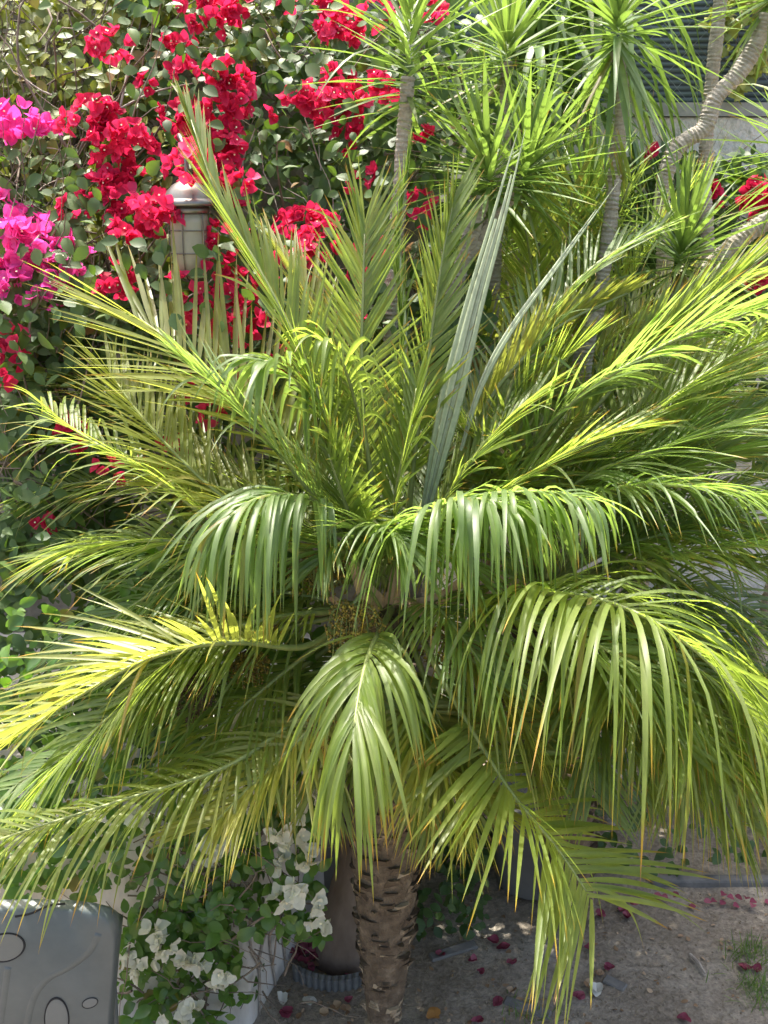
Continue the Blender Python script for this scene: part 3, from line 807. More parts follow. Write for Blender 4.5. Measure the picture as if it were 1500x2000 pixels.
# --- second palm to the right
base2 = G(1125, 1790)
palm2 = thing('palm_tree', base2, 'arching pygmy date palm filling the right edge, its trunk half hidden', 'palm tree')
C2 = P(1060, 1200, 3.55)
tm = P(1132, 1520, 3.75)
spiral_trunk(base2 + Vector((0, 0, -0.05)), C2, 0.07, 0.11, palm2, chips_dark=0.2, n_rings=34)
F2 = [
    ([(1050, 1120, 3.55), (1030, 1000, 3.5), (1110, 860, 3.42), (1250, 705, 3.38), (1400, 575, 3.42), (1520, 480, 3.5)],
     dict(L=0.34, n=52, mat=Gn, beta=55, alpha=(42, 6), apow=.6, k=0.3, t0=0.3, roll=-15, tipspan=0.7)),
    ([(1050, 1110, 3.5), (1010, 970, 3.3), (1060, 845, 3.2), (1150, 762, 3.14), (1250, 700, 3.12), (1340, 655, 3.12), (1520, 590, 3.2)],
     dict(L=0.42, n=46, mat=B_, beta=8, alpha=(52, 26), k=1.4, t0=0.25, roll=-25, tipspan=0.85)),
    ([(1060, 1120, 3.5), (1060, 1010, 3.3), (1150, 930, 3.2), (1280, 880, 3.15), (1420, 830, 3.15), (1560, 770, 3.2)],
     dict(L=0.38, n=44, mat=B_, beta=8, alpha=(50, 28), k=1.3, t0=0.3)),
    ([(1060, 1110, 3.6), (1100, 950, 3.6), (1230, 830, 3.6), (1400, 750, 3.6), (1580, 700, 3.65)],
     dict(L=0.38, n=44, mat=Gn, beta=10, alpha=(50, 26), k=1.2)),
    ([(1070, 1110, 3.65), (1180, 900, 3.75), (1330, 780, 3.8), (1500, 680, 3.9)],
     dict(L=0.36, n=40, mat=B_, beta=10, alpha=(50, 26), k=1.2)),
    # curtain on the near side
    ([(1040, 1130, 3.5), (930, 1060, 3.2), (880, 1000, 3.0), (930, 970, 2.88), (1000, 962, 2.8), (1080, 962, 2.74), (1150, 975, 2.7)],
     dict(L=0.44, n=36, mat=B_, beta=4, alpha=(72, 40), k=9.0, kink=1.4, t0=0.30, W=0.02, roll=14)),
    ([(800, 1100, 3.15), (805, 1040, 3.0), (850, 995, 2.88), (920, 975, 2.8), (1000, 985, 2.74)],
     dict(L=0.48, n=26, mat=B_, beta=8, alpha=(70, 45), k=7, kink=1.5, t0=0.3, W=0.02)),
    ([(1060, 1130, 3.5), (1080, 1010, 3.25), (1200, 955, 3.05), (1350, 950, 2.95), (1540, 975, 2.9)],
     dict(L=0.38, n=44, mat=B_, beta=8, alpha=(56, 32), k=2.6, kink=.8, t0=.25)),
    # the long lower right
    ([(1000, 1200, 3.45), (960, 1185, 3.2), (1020, 1162, 3.0), (1110, 1160, 2.86), (1200, 1180, 2.75), (1300, 1228, 2.67), (1400, 1310, 2.62), (1480, 1420, 2.58)],
     dict(L=0.72, n=48, mat=Gn, beta=14, alpha=(68, 45), k=3.4, kink=0.9, t0=0.26, W=0.019, tipspan=0.9)),
    ([(1060, 1160, 3.6), (1180, 1110, 3.5), (1340, 1090, 3.42), (1540, 1110, 3.4)],
     dict(L=0.36, n=42, mat=B_, beta=8, alpha=(54, 32), k=1.8)),
    ([(1060, 1180, 3.6), (1200, 1180, 3.55), (1370, 1260, 3.45), (1540, 1400, 3.4)],
     dict(L=0.38, n=44, mat=B_, beta=8, alpha=(56, 34), k=2.0)),
    ([(1070, 1140, 3.65), (1250, 1020, 3.65), (1400, 960, 3.68), (1560, 900, 3.75)],
     dict(L=0.36, n=44, mat=B_, beta=8, alpha=(54, 30), k=1.6)),
    ([(1060, 1200, 3.5), (1190, 1310, 3.35), (1330, 1450, 3.2), (1450, 1610, 3.1)],
     dict(L=0.40, n=40, mat=Gn, beta=10, alpha=(58, 34), k=2.2, dead=0.2)),
    ([(1070, 1210, 3.6), (1220, 1270, 3.5), (1400, 1420, 3.4), (1540, 1600, 3.3)],
     dict(L=0.40, n=40, mat=Y, beta=10, alpha=(58, 34), k=2.2, dead=0.2)),
    ([(1060, 1120, 3.65), (1150, 980, 3.7), (1290, 880, 3.75), (1450, 810, 3.8), (1580, 790, 3.85)],
     dict(L=0.40, n=46, mat=Gn, beta=8, alpha=(50, 28), k=1.3)),
    ([(1060, 1120, 3.7), (1180, 1010, 3.8), (1340, 900, 3.9), (1520, 840, 4.0)],
     dict(L=0.40, n=46, mat=B_, beta=8, alpha=(50, 28), k=1.3)),
    ([(1060, 1130, 3.6), (1200, 1060, 3.55), (1380, 1020, 3.5), (1560, 1030, 3.5)],
     dict(L=0.40, n=46, mat=B_, beta=8, alpha=(54, 30), k=1.7)),
    ([(1060, 1160, 3.65), (1230, 1130, 3.7), (1400, 1160, 3.7), (1560, 1240, 3.7)],
     dict(L=0.40, n=46, mat=B_, beta=8, alpha=(56, 32), k=2.0)),
    ([(1050, 1110, 3.7), (1110, 940, 3.85), (1200, 800, 4.0), (1320, 690, 4.1)],
     dict(L=0.36, n=44, mat=Gn, beta=10, alpha=(50, 26), k=1.0)),
    ([(1060, 1200, 3.65), (1180, 1260, 3.6), (1290, 1400, 3.55), (1350, 1560, 3.5)],
     dict(L=0.42, n=42, mat=B_, beta=8, alpha=(58, 34), k=2.4)),
    ([(1030, 1110, 3.6), (960, 980, 3.55), (900, 880, 3.5), (830, 800, 3.5)],
     dict(L=0.30, n=36, mat=Gn, beta=14, alpha=(56, 28), k=1.0)),
]
for pts, kw in F2:
    frond(palm2, px(pts), **kw)
for i in range(13):
    az = -40 + 220 * (i + .5) / 13 + fr.uniform(-8, 8)
    el = fr.choice((52, 44, 34, 24)) + fr.uniform(-6, 6)
    natural(palm2, C2 + Vector((0, 0, .1)), az, el, fr.uniform(.9, 1.2), fr.uniform(.5, .9), L=fr.uniform(.30, .38), n=40, mat=(B_, Gn, B_)[i % 3], beta=12, alpha=(54, 28), k=fr.uniform(.8, 2))
for i in range(8):
    az = -80 + 110 * i / 8 + fr.uniform(-7, 7)
    natural(palm2, C2, az, fr.uniform(-15, 12), fr.uniform(.7, 1.0), fr.uniform(.8, 1.3), L=fr.uniform(.30, .38), n=36, mat=(B_, Gn)[i % 2], beta=8, alpha=(58, 32), k=2.2, dead=.15)
for st, ct, sz in (((1050, 1200, 3.45), (1010, 1300, 3.35), (0.12, 0.1, 0.13)), ((1060, 1210, 3.45), (1085, 1370, 3.38), (0.12, 0.1, 0.16)), ((1040, 1220, 3.4), (960, 1390, 3.35), (0.10, 0.08, 0.10)), ((1000, 1100, 3.55), (900, 1000, 3.55), (0.10, 0.1, 0.08))):
    fruit(palm2, P(*st), P(*ct), sz, n=750)
for pts, wd in (([(1010, 1190, 3.4), (930, 1160, 3.3), (870, 1172, 3.25)], 0.05), ([(1030, 1170, 3.45), (960, 1120, 3.4), (985, 1080, 3.38)], 0.09), ([(1040, 1215, 3.4), (980, 1205, 3.3), (925, 1228, 3.22)], 0.05)):
    sheath(palm2, px(pts), wd)

for pts, kw in (
    ([(1050, 1130, 3.5), (1120, 960, 3.35), (1260, 820, 3.28), (1420, 700, 3.28), (1560, 620, 3.3)], dict(L=0.38, n=50, mat=Gn, beta=10, alpha=(50, 24), k=1.0)),
    ([(1050, 1140, 3.5), (1130, 1020, 3.35), (1280, 930, 3.25), (1440, 880, 3.22), (1600, 860, 3.24)], dict(L=0.40, n=50, mat=B_, beta=8, alpha=(50, 26), k=1.3)),
    ([(1040, 1130, 3.5), (1000, 980, 3.35), (1010, 850, 3.25), (1070, 740, 3.2), (1150, 660, 3.2)], dict(L=0.30, n=44, mat=Gn, beta=14, alpha=(55, 26), k=.9)),
    ([(1040, 1130, 3.45), (1000, 1000, 3.3), (950, 900, 3.2), (905, 830, 3.16)], dict(L=0.28, n=36, mat=Gn, beta=10, alpha=(58, 28), k=2.0)),
    ([(1060, 1150, 3.5), (1180, 1080, 3.35), (1330, 1040, 3.26), (1480, 1050, 3.22), (1600, 1080, 3.2)], dict(L=0.42, n=48, mat=B_, beta=8, alpha=(56, 30), k=1.8)),
    ([(1060, 1190, 3.45), (1190, 1210, 3.2), (1340, 1290, 3.05), (1480, 1420, 2.98), (1560, 1540, 2.96)], dict(L=0.48, n=46, mat=Gn, beta=8, alpha=(62, 38), k=2.8, W=.017, dead=.15)),
    ([(1050, 1200, 3.4), (1190, 1290, 3.1), (1340, 1390, 2.96), (1480, 1530, 2.9)], dict(L=0.50, n=44, mat=Gn, beta=8, alpha=(64, 38), k=4, W=.018, dead=.2)),
    ([(1040, 1200, 3.4), (1100, 1260, 3.25), (1180, 1360, 3.15), (1250, 1480, 3.1)], dict(L=0.44, n=40, mat=Gn, beta=8, alpha=(62, 34), k=3, dead=.15)),
): frond(palm2, px(pts), **kw)

# --- third palm behind
base3 = G(1180, 1640)
palm3 = thing('palm_tree', base3, 'yellow green young palm with fine fronds behind the tall pale spears', 'palm tree')
C3 = P(1080, 800, 4.3)
base3 = Vector((C3.x, C3.y, 0)); palm3.location = base3
spiral_trunk(base3, C3, 0.06, 0.09, palm3, n_rings=30)
for pts, kw in [
    ([(1080, 780, 4.3), (1060, 640, 4.35), (1030, 520, 4.4), (990, 420, 4.45)], dict(L=0.34, n=36, mat=Y, k=0.3, W=0.012)),
    ([(1080, 780, 4.3), (1000, 650, 4.3), (920, 540, 4.3), (830, 440, 4.35)], dict(L=0.34, n=36, mat=Y, k=0.4, W=0.012)),
    ([(1090, 780, 4.3), (1110, 600, 4.4), (1120, 480, 4.45), (1110, 390, 4.5)], dict(L=0.32, n=36, mat=Gn, k=0.3, W=0.012)),
    ([(1100, 780, 4.3), (1200, 660, 4.3), (1330, 580, 4.3), (1450, 545, 4.3)], dict(L=0.34, n=36, mat=Gn, k=0.8, W=0.013)),
    ([(1100, 790, 4.3), (1230, 720, 4.25), (1400, 680, 4.2), (1560, 660, 4.2)], dict(L=0.34, n=36, mat=Gn, k=1.0, W=0.013)),
    ([(1080, 790, 4.25), (1010, 740, 4.1), (930, 720, 4.0), (850, 740, 3.95)], dict(L=0.34, n=36, mat=Gn, k=1.5, W=0.013)),
    ([(1090, 790, 4.25), (1150, 750, 4.1), (1230, 760, 3.98), (1300, 800, 3.9)], dict(L=0.34, n=36, mat=Gn, k=1.5, W=0.013)),
    ([(1080, 800, 4.25), (1050, 760, 4.05), (1040, 780, 3.9), (1030, 830, 3.8)], dict(L=0.32, n=34, mat=Gn, k=1.5, W=0.013)),
    ([(1090, 790, 4.35), (1300, 640, 4.6), (1420, 560, 4.7), (1520, 520, 4.8)], dict(L=0.36, n=36, mat=Gn, k=0.7, W=0.013)),
]:
    frond(palm3, px(pts), **kw)


for i in range(12):
    natural(palm3, C3, 360 * i / 12 + fr.uniform(-10, 10), fr.uniform(20, 75), fr.uniform(.8, 1.05), fr.uniform(.4, .8), L=.34, n=34, mat=(Gn, Y)[i % 2], k=fr.uniform(.5, 1.5), W=.0125)


# ------------------------------------------------------------------ dracaenas
def rosette(parent, c, up, n=58, L=0.42, W=0.022, span=0.10, el=(88, -28), k=0.5, mat=None, kj=0.6, dead=0.0):
    mb = MB()
    up = up.normalized()
    X = up.orthogonal().normalized(); Yv = up.cross(X)
    for i in range(n):
        t = i / (n - 1)
        a = i * 2.39996 + rnd.uniform(-0.25, 0.25)
        e = R(el[0] + (el[1] - el[0]) * t ** 0.85 + rnd.gauss(0, 6))
        h = X * math.cos(a) + Yv * math.sin(a)
        d = h * math.cos(e) + up * math.sin(e)
        M = up * math.cos(e) - h * math.sin(e)
        p = c + up * (span * (0.5 - t)) + h * 0.012
        ll = L * rnd.uniform(0.8, 1.12) * (0.75 + 0.25 * min(1, t * 4))
        mb.blade(p, d, M, ll, W * .74 * rnd.uniform(0.8, 1.2), k * rnd.uniform(1 - kj, 1 + kj) + (rnd.uniform(1, 5) if rnd.random() < .12 else 0), segs=8, fold=rnd.uniform(0.2, 0.5),
                 prof=lambda q: (0.75 + 1.1 * q if q < 0.22 else max(0.0, 1 - ((q - 0.22) / 0.78) ** 1.7)), rv=min(1, max(0, rnd.gauss(0.5, .25))),
                 dead=rnd.random() ** 6 * 0.7 * (t > 0.8), twist=rnd.uniform(-1, 1))
    return mb.build('leaf_rosette', mat or M_drac, parent, origin=c)


def ringed(parent, pts, r0, r1, step=0.016):
    crv = catmull(pts, 60)
    tot = sum((b - a).length for a, b in zip(crv, crv[1:]))
    n = max(12, int(tot / step) * 2)
    rs, _ = resample(crv, n)
    rad = [(r0 + (r1 - r0) * i / n) * ((1.05 if i % 2 else 0.95) + rnd.uniform(-.05, .05) + .05 * math.sin(i * .21)) for i in range(n + 1)]
    mb = MB(); mb.tube(rs, rad, 14, jitter=0.05)
    return mb.build('trunk', M_dtrunk, parent, smooth=False)


def dracaena(label, trunks, rosettes, group=None):
    b = Vector(trunks[0][0][0]); 
    root = thing('dracaena', Vector((b.x, b.y, 0)), label, 'dracaena')
    for pts, r0, r1 in trunks: ringed(root, pts, r0, r1)
    for kw in rosettes: rosette(root, **kw)
    return root


def dn(p): return Vector((p.x, p.y + .45, 0.0))


Uz = Vector((0, 0, 1))
# left tall one, long leafy neck
def pD(l): return [Wd(*a) for a in l]
p = pD([(762, 720, 3.65), (772, 500, 3.65), (786, 300, 3.65), (797, 150, 3.65)])
dracaena('dracaena with a long leafy neck in front of the red blossoms', [([dn(p[0])] + p, 0.034, 0.024)],
         [dict(c=Wd(800, 95, 3.65), up=Uz + Vector((.03, -.05, 0)), n=88, L=0.40, span=0.40, el=(86, -18), W=0.0256)])
p = pD([(960, 640, 4.1), (975, 400, 4.1), (985, 250, 4.1), (990, 120, 4.1)])
dracaena('dracaena with an even star of leaves between two taller necks', [([dn(p[0])] + p, 0.035, 0.022)],
         [dict(c=Wd(990, 112, 4.1), up=Uz + Vector((0, -.1, 0)), n=80, L=0.44, span=0.18, el=(86, -42), W=0.0272)])
p = pD([(1140, 740, 3.95), (1165, 620, 3.95), (1190, 450, 3.95), (1203, 320, 3.95), (1216, 200, 3.95), (1204, 100, 3.95)])
dracaena('dracaena on a pale ringed trunk that bows towards the fence', [([dn(p[0])] + p, 0.033, 0.025)],
         [dict(c=Wd(1206, 66, 3.95), up=Uz + Vector((0, -.1, 0)), n=84, L=0.46, span=0.18, el=(86, -58), W=0.0320)])
p = pD([(850, 720, 4.1), (880, 600, 3.7), (908, 495, 3.6), (945, 385, 3.6)])
q = pD([(905, 510, 3.62), (960, 430, 3.66), (1012, 372, 3.7)])
dracaena('short dracaena with two leafy heads on leaning dark stems', [([dn(p[0])] + p, 0.034, 0.026), (q, 0.024, 0.02)],
         [dict(c=Wd(955, 345, 3.6), up=Uz + Vector((-.15, -.05, 0)), n=70, L=0.40, span=0.12, el=(88, -30), W=0.0272),
          dict(c=Wd(1022, 340, 3.75), up=Uz + Vector((.25, .05, 0)), n=76, L=0.42, span=0.12, el=(88, -35), W=0.0288)])
p = pD([(1120, 760, 4.2), (1130, 600, 4.2), (1140, 450, 4.2)])
dracaena('low bright dracaena against the strap leaved clump', [([dn(p[0])] + p, 0.033, 0.025)],
         [dict(c=Wd(1142, 425, 4.2), up=Uz + Vector((.08, -.05, 0)), n=76, L=0.44, span=0.12, el=(88, -25), W=0.0288)])
p = pD([(1300, 800, 3.95), (1310, 640, 3.95), (1330, 540, 3.95)])
q = pD([(1345, 565, 4.0), (1400, 510, 4.0), (1460, 455, 4.0), (1540, 405, 4.0)])
dracaena('broad dracaena with a thick branch reaching to the right edge', [([dn(p[0])] + p, 0.04, 0.03), (q, 0.036, 0.034)],
         [dict(c=Wd(1330, 500, 3.95), up=Uz, n=84, L=0.42, span=0.14, el=(88, -25), W=0.0288), dict(c=Wd(1570, 370, 4.0), up=Uz, n=50, L=0.4, W=0.0272)])
p = pD([(1370, 640, 5.0), (1376, 350, 5.0), (1388, 180, 5.0), (1407, 0, 5.0), (1412, -120, 5.0)])
dracaena('dracaena with a thin straight grey trunk before the fence', [([dn(p[0])] + p, 0.038, 0.03)],
         [dict(c=Wd(1412, -130, 5.0), up=Uz, n=50, L=0.36, W=0.0272)])
p = pD([(1290, 640, 4.7), (1290, 420, 4.7), (1315, 300, 4.7), (1375, 250, 4.7), (1395, 195, 4.7), (1440, 145, 4.7), (1475, 90, 4.7), (1500, 30, 4.7)])
dracaena('dracaena whose grey trunk snakes upward across the fence', [([dn(p[0])] + p, 0.038, 0.036)],
         [dict(c=Wd(1512, -10, 4.7), up=Uz + Vector((.2, 0, 0)), n=54, L=0.36, W=0.0288, el=(80, -60))])
p = pD([(1600, 700, 4.0), (1600, 500, 4.0), (1590, 310, 4.0)])
dracaena('dracaena just outside the right edge sending in pale leaves', [([dn(p[0])] + p, 0.04, 0.03)],
         [dict(c=Wd(1580, 285, 4.0), up=Uz + Vector((-.15, 0, 0)), n=64, L=0.44, W=0.0272)])

# strap leaved clump
root = thing('strap_leaf_plant', P(1060, 560, 5.0), 'clump of long arching strap leaves between the dracaena trunks and the fence', 'plant')
mb = MB()
for (cx, cy, z, nn, lx, L) in ((1010, 120, 5.0, 60, 0.9, 0.85), (1080, 200, 5.1, 70, 1.0, 0.95), (1150, 60, 5.2, 60, 1.1, 1.1), (930, 260, 4.75, 40, .9, 0.8), (1060, 420, 5.0, 50, 1, 0.8)):
    c = Wd(cx, cy, z)
    for i in range(nn):
        a = rnd.uniform(0, 6.283); e = R(rnd.uniform(20, 85))
        h = Vector((math.cos(a) * 1.1, math.sin(a) * 0.8, 0)).normalized()
        d = h * math.cos(e) + Uz * math.sin(e)
        M = Uz * math.cos(e) - h * math.sin(e)
        mb.blade(c + Vector((rnd.uniform(-.1, .1), rnd.uniform(-.1, .1), rnd.uniform(-.15, .1))), d, M, L * rnd.uniform(0.7, 1.1), rnd.uniform(0.028, 0.05), rnd.uniform(3.0, 6.0), segs=12, fold=0.25,
                 prof=lambda q: min(1, .6 + 2 * q) * max(0, 1 - q ** 3), rv=rnd.random())
base = P(1060, 560, 5.0); 
mb.build('leaves', M_strap, root, origin=base)
mb = MB()
for (cx, cy, z) in ((1010, 120, 5.0), (1080, 200, 5.1), (1150, 60, 5.2), (930, 260, 4.9), (1060, 420, 5.0)):
    c = Wd(cx, cy, z); mb.tube([Vector((c.x, c.y, 0)), c.lerp(Vector((c.x, c.y, 0)), .4) + Vector((.03, 0, 0)), c], 0.03, 8)
mb.build('stem', M_dtrunk, root)


# ------------------------------------------------------------------ climbers
def cluster_mesh(mb, c, rx, rz, face, ry=None, size=0.036, n=None, eyes=True, dead=0.0):
    ry = ry or (rx + rz) / 2 * 0.7
    area = rx * rz
    n = n or max(5, int(area / (0.0255 ** 2) * 3.4))
    base_rv = rnd.gauss(.48, .22)
    for i in range(n):
        # point on the half ellipsoid facing out
        while True:
            v = Vector((rnd.gauss(0, 1), rnd.gauss(0, 1), rnd.gauss(0, 1))).normalized()
            if v.dot(face) > -0.25: break
        rr = rnd.uniform(0.72, 1.08)
        p = c + Vector((v.x * rx * rr, v.y * ry * rr, v.z * rz * rr))
        ax = (v + face * 0.35 + Vector((rnd.gauss(0, .35), rnd.gauss(0, .35), rnd.gauss(0, .35)))).normalized()
        X = ax.orthogonal().normalized()
        X = Matrix.Rotation(rnd.uniform(0, 6.28), 3, ax) @ X
        op = rnd.uniform(0.55, 1.05)
        rv = min(1, max(0, rnd.gauss(base_rv, .22)))
        for q in range(3):
            h = Matrix.Rotation(q * 2.094 + rnd.uniform(-.2, .2), 3, ax) @ X
            d = ax * math.cos(op) + h * math.sin(op)
            M = -h * math.cos(op) + ax * math.sin(op)
            sz = size * rnd.uniform(0.8, 1.2)
            mb.leaf(p, d, M, sz, sz * rnd.uniform(0.85, 1.0), rv=min(1, max(0, rv + rnd.uniform(-.15, .15))), cup=0.35, bend=rnd.uniform(-.25, .35), tipw=0.12, wave=0.06, dead=dead * rnd.random())
        if eyes and rnd.random() < 0.35:
            for q in range(2):
                h = Matrix.Rotation(q * 1.57, 3, ax) @ X
                mb.leaf(p + ax * (size * 0.55) - h * size * .09, h, ax, size * 0.18, size * 0.18, m=1)


def lean(y):
    'how far the overgrown hedge front stands from the camera at photo height y, relative to 3.84'
    return 0.46 - 0.74 * min(1.0, max(0.0, y / 650.0)) + 0.12 * mnoise.noise(Vector((y / 90, 3.1, 0)))


def clusters(root, lst, D, mat, depth_jit=0.1, scale=1.0, size=0.036, dead=0.0, ln=False):
    for e in lst:
        x, y, r = e[:3]
        ry = e[3] if len(e) > 3 else r * rnd.uniform(0.75, 1.0)
        d = e[4] if len(e) > 4 else D + rnd.uniform(-depth_jit, depth_jit) + (lean(y) if ln else 0)
        c = Wd(x, y, d)
        s = d / F * 1.02
        mb = MB()
        cluster_mesh(mb, c, r * s * scale, ry * s * scale, Vector((0, -1, 0.35)).normalized(), size=size, dead=dead)
        mb.build('flower_cluster', [mat, M_eye], root, origin=c)


def scatter_leaves(mb, regions, D0, D1, n, size, rv=(.5, .25), up=0.7, wr=(0.6, 0.75), deadp=0.0, bend=(0, .5), ln=False):
    tot = sum(r[4] if len(r) > 4 else 1 for r in regions)
    for r in regions:
        x0, y0, x1, y1 = r[:4]
        k = int(n * (r[4] if len(r) > 4 else 1) / tot)
        for i in range(k):
            x = rnd.uniform(x0, x1); y = rnd.uniform(y0, y1)
            f = rnd.random()
            # clumps: thin out where the noise is low
            if mnoise.noise(Vector((x / 55, y / 55, f * 1.5))) < -0.28: continue
            p = Wd(x, y, D0 + (D1 - D0) * f ** 1.3 + (lean(y) if ln else 0))
            nrm = Vector((rnd.gauss(0, .55), -1 + rnd.gauss(0, .5), up + rnd.gauss(0, .5))).normalized()
            d = Vector((rnd.gauss(0, .8), rnd.gauss(0, .4) - .2, rnd.gauss(-.3, .6)))
            d = (d - nrm * d.dot(nrm))
            if d.length < 1e-3: continue
            sz = size * rnd.uniform(0.6, 1.25)
            dead = rnd.uniform(.5, 1) if rnd.random() < deadp else 0
            mb.leaf(p, d, nrm, sz, sz * rnd.uniform(*wr), rv=min(1, max(0, rnd.gauss(*rv))), cup=rnd.uniform(0, .45), bend=rnd.uniform(*bend), tipw=0.06, dead=dead)


def twigs(mb, regions, D0, D1, n, r=(0.002, 0.006), L=(0.15, 0.5), m=0, vertical=0.5, ln=False):
    for i in range(n):
        g = rnd.choice(regions)
        yy = rnd.uniform(g[1], g[3]); off = lean(yy) if ln else 0
        p = Wd(rnd.uniform(g[0], g[2]), yy, rnd.uniform(D0, D1) + off)
        d = Vector((rnd.gauss(0, 1), rnd.gauss(0, .3), rnd.gauss(0, 1) + vertical)).normalized()
        l = rnd.uniform(*L); pts = [p]
        for s in range(6):
            d = (d + Vector((rnd.gauss(0, .25), rnd.gauss(0, .12), rnd.gauss(0, .25)))).normalized()
            q = pts[-1] + d * (l / 6)
            if q.z < 0.03: q.z = 0.03
            q.y = min(q.y, D1 + 0.05 + off)
            pts.append(q)
        r0 = rnd.uniform(*r)
        mb.tube(pts, [r0 * (1 - .12 * s) for s in range(7)], 5, m=m, cap=False)


# creeping fig on the left wall
fig = thing('creeping_fig', Vector((-1.2, 4.3, 0)), 'creeping fig with small round leaves over grey twigs, top left wall', 'climber')
mb = MB()
RF = [(-60, -60, 330, 560, 1.0), (-60, 300, 200, 900, .35), (200, -60, 560, 120, .35)]
scatter_leaves(mb, RF, 3.92, 4.3, 5200, 0.056, rv=(.5, .3), up=0.75, wr=(.62, .8), deadp=0.06, ln=True)
scatter_leaves(mb, [(-520, -60, -60, 1150, 1)], 3.92, 4.3, 3600, 0.056, rv=(.5, .3), up=0.75, wr=(.62, .8), deadp=0.06, ln=True)
mb.build('foliage', M_fig, fig)
mb = MB()
twigs(mb, RF[:2], 4.0, 4.34, 420, r=(.0025, .008), L=(.25, .8), vertical=.9, ln=True)
twigs(mb, RF, 3.93, 4.2, 60, r=(.002, .004), L=(.15, .4), vertical=.3, m=1, ln=True)
mb.build('stems', [M_twig, M_twig_pale], fig)

# red bougainvillea
boug = thing('bougainvillea', Vector((0.1, 4.2, 0)), 'bougainvillea with crimson red blossoms covering the wall around the lantern', 'bougainvillea')
mb = MB()
RB = [(230, -60, 960, 700, 1.0), (0, 520, 560, 1150, .55), (500, 0, 880, 330, .3), (540, 600, 900, 1000, .25), (0, 560, 250, 1150, .3)]
scatter_leaves(mb, RB, 3.84, 4.3, 6600, 0.058, rv=(.45, .25), up=0.7, wr=(.6, .78), deadp=0.03, ln=True)
scatter_leaves(mb, [(100, -20, 860, 640, 1)], 3.54, 3.72, 420, 0.055, rv=(.6, .25), up=.8, wr=(.6, .78), ln=True)
mb.build('foliage', M_boug, boug)
mb = MB()
twigs(mb, RB, 3.95, 4.34, 300, r=(.002, .007), L=(.2, .7), vertical=.5, ln=True)
twigs(mb, [(100, 100, 700, 560)], 3.8, 4.0, 40, r=(.002, .0045), L=(.15, .45), m=1, vertical=.2, ln=True)
for pts in ([(235, 210, 3.85), (255, 110, 3.85), (262, 90, 3.85)], [(60, 480, 3.78), (110, 430, 3.78), (200, 400, 3.8), (240, 370, 3.8)], [(230, 215, 3.85), (300, 180, 3.85), (400, 158, 3.84)], [(290, 325, 3.82), (330, 325, 3.82), (350, 300, 3.84)]):
    pts = [Wd(a, b_, c - .08 + lean(b_)) for a, b_, c in pts]; mb.tube(catmull(pts, 10), [.005 - .0003 * i for i in range(11)], 6, m=1)
mb.build('stems', [M_twig, M_twig_pale], boug)
RED = [(215, 87, 40, 20), (385, 12, 26), (420, 24, 30, 18), (402, 40, 24, 14), (455, 15, 24), (447, 52, 16), (488, 8, 20, 14), (562, 4, 12), (362, 84, 12), (326, 80, 10), (352, 132, 14), (365, 140, 12),
       (430, 138, 26), (452, 165, 32), (440, 205, 40, 36), (425, 250, 42), (446, 290, 26), (352, 222, 36, 30), (385, 250, 34), (365, 325, 36, 26), (400, 322, 24), (378, 300, 22),
       (185, 222, 38, 32), (135, 238, 22, 14), (210, 250, 34, 28), (198, 280, 22), (246, 268, 30, 24), (262, 305, 30), (222, 322, 30, 22), (250, 345, 24), (200, 372, 34, 22), (232, 395, 28), (210, 425, 28, 22), (300, 405, 34, 24), (265, 425, 28), (315, 438, 28, 20), (238, 455, 22), (132, 410, 14),
       (305, 285, 14, 9), (290, 160, 12), (668, 45, 30, 26), (680, 78, 22), (655, 70, 20), (650, 15, 22), (738, 30, 26), (620, 68, 10),
       (655, 165, 30), (640, 200, 42, 34), (670, 235, 34, 26), (600, 205, 30), (560, 215, 24), (690, 205, 24), (668, 278, 14),
       (482, 360, 22), (475, 385, 18), (455, 350, 14), (595, 440, 40, 32), (620, 475, 34), (575, 480, 32), (600, 515, 30), (560, 440, 22), (640, 450, 20),
       (440, 470, 30), (430, 520, 22), (455, 560, 30), (470, 605, 40, 36), (490, 640, 28), (440, 640, 24), (410, 610, 30), (360, 570, 30), (380, 640, 30), (232, 548, 26), (210, 570, 16), (195, 550, 14),
       (755, 178, 18), (740, 160, 14), (752, 340, 22), (700, 358, 14), (820, 398, 18), (818, 425, 18), (840, 15, 22), (850, 45, 16), (830, 268, 9), (630, 655, 22), (720, 480, 26), (700, 560, 22),
       (655, 20, 16), (790, 395, 10), (680, 630, 20), (520, 560, 18)]
clusters(boug, RED, 3.68, M_red, 0.06, size=.036, ln=True)
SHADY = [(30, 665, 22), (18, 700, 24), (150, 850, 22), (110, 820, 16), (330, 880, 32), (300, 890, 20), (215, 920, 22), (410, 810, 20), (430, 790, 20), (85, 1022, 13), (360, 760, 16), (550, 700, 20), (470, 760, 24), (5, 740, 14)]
clusters(boug, SHADY, 3.70, M_red, 0.06, dead=0.7, ln=True)  # dead tint dulls these reds to paint in shade, not withering

clusters(boug, [(372, 318, 34, 26, 3.5), (308, 408, 30, 24, 3.5), (322, 432, 20, 16, 3.48)], 3.5, M_red, 0.02, size=.036)
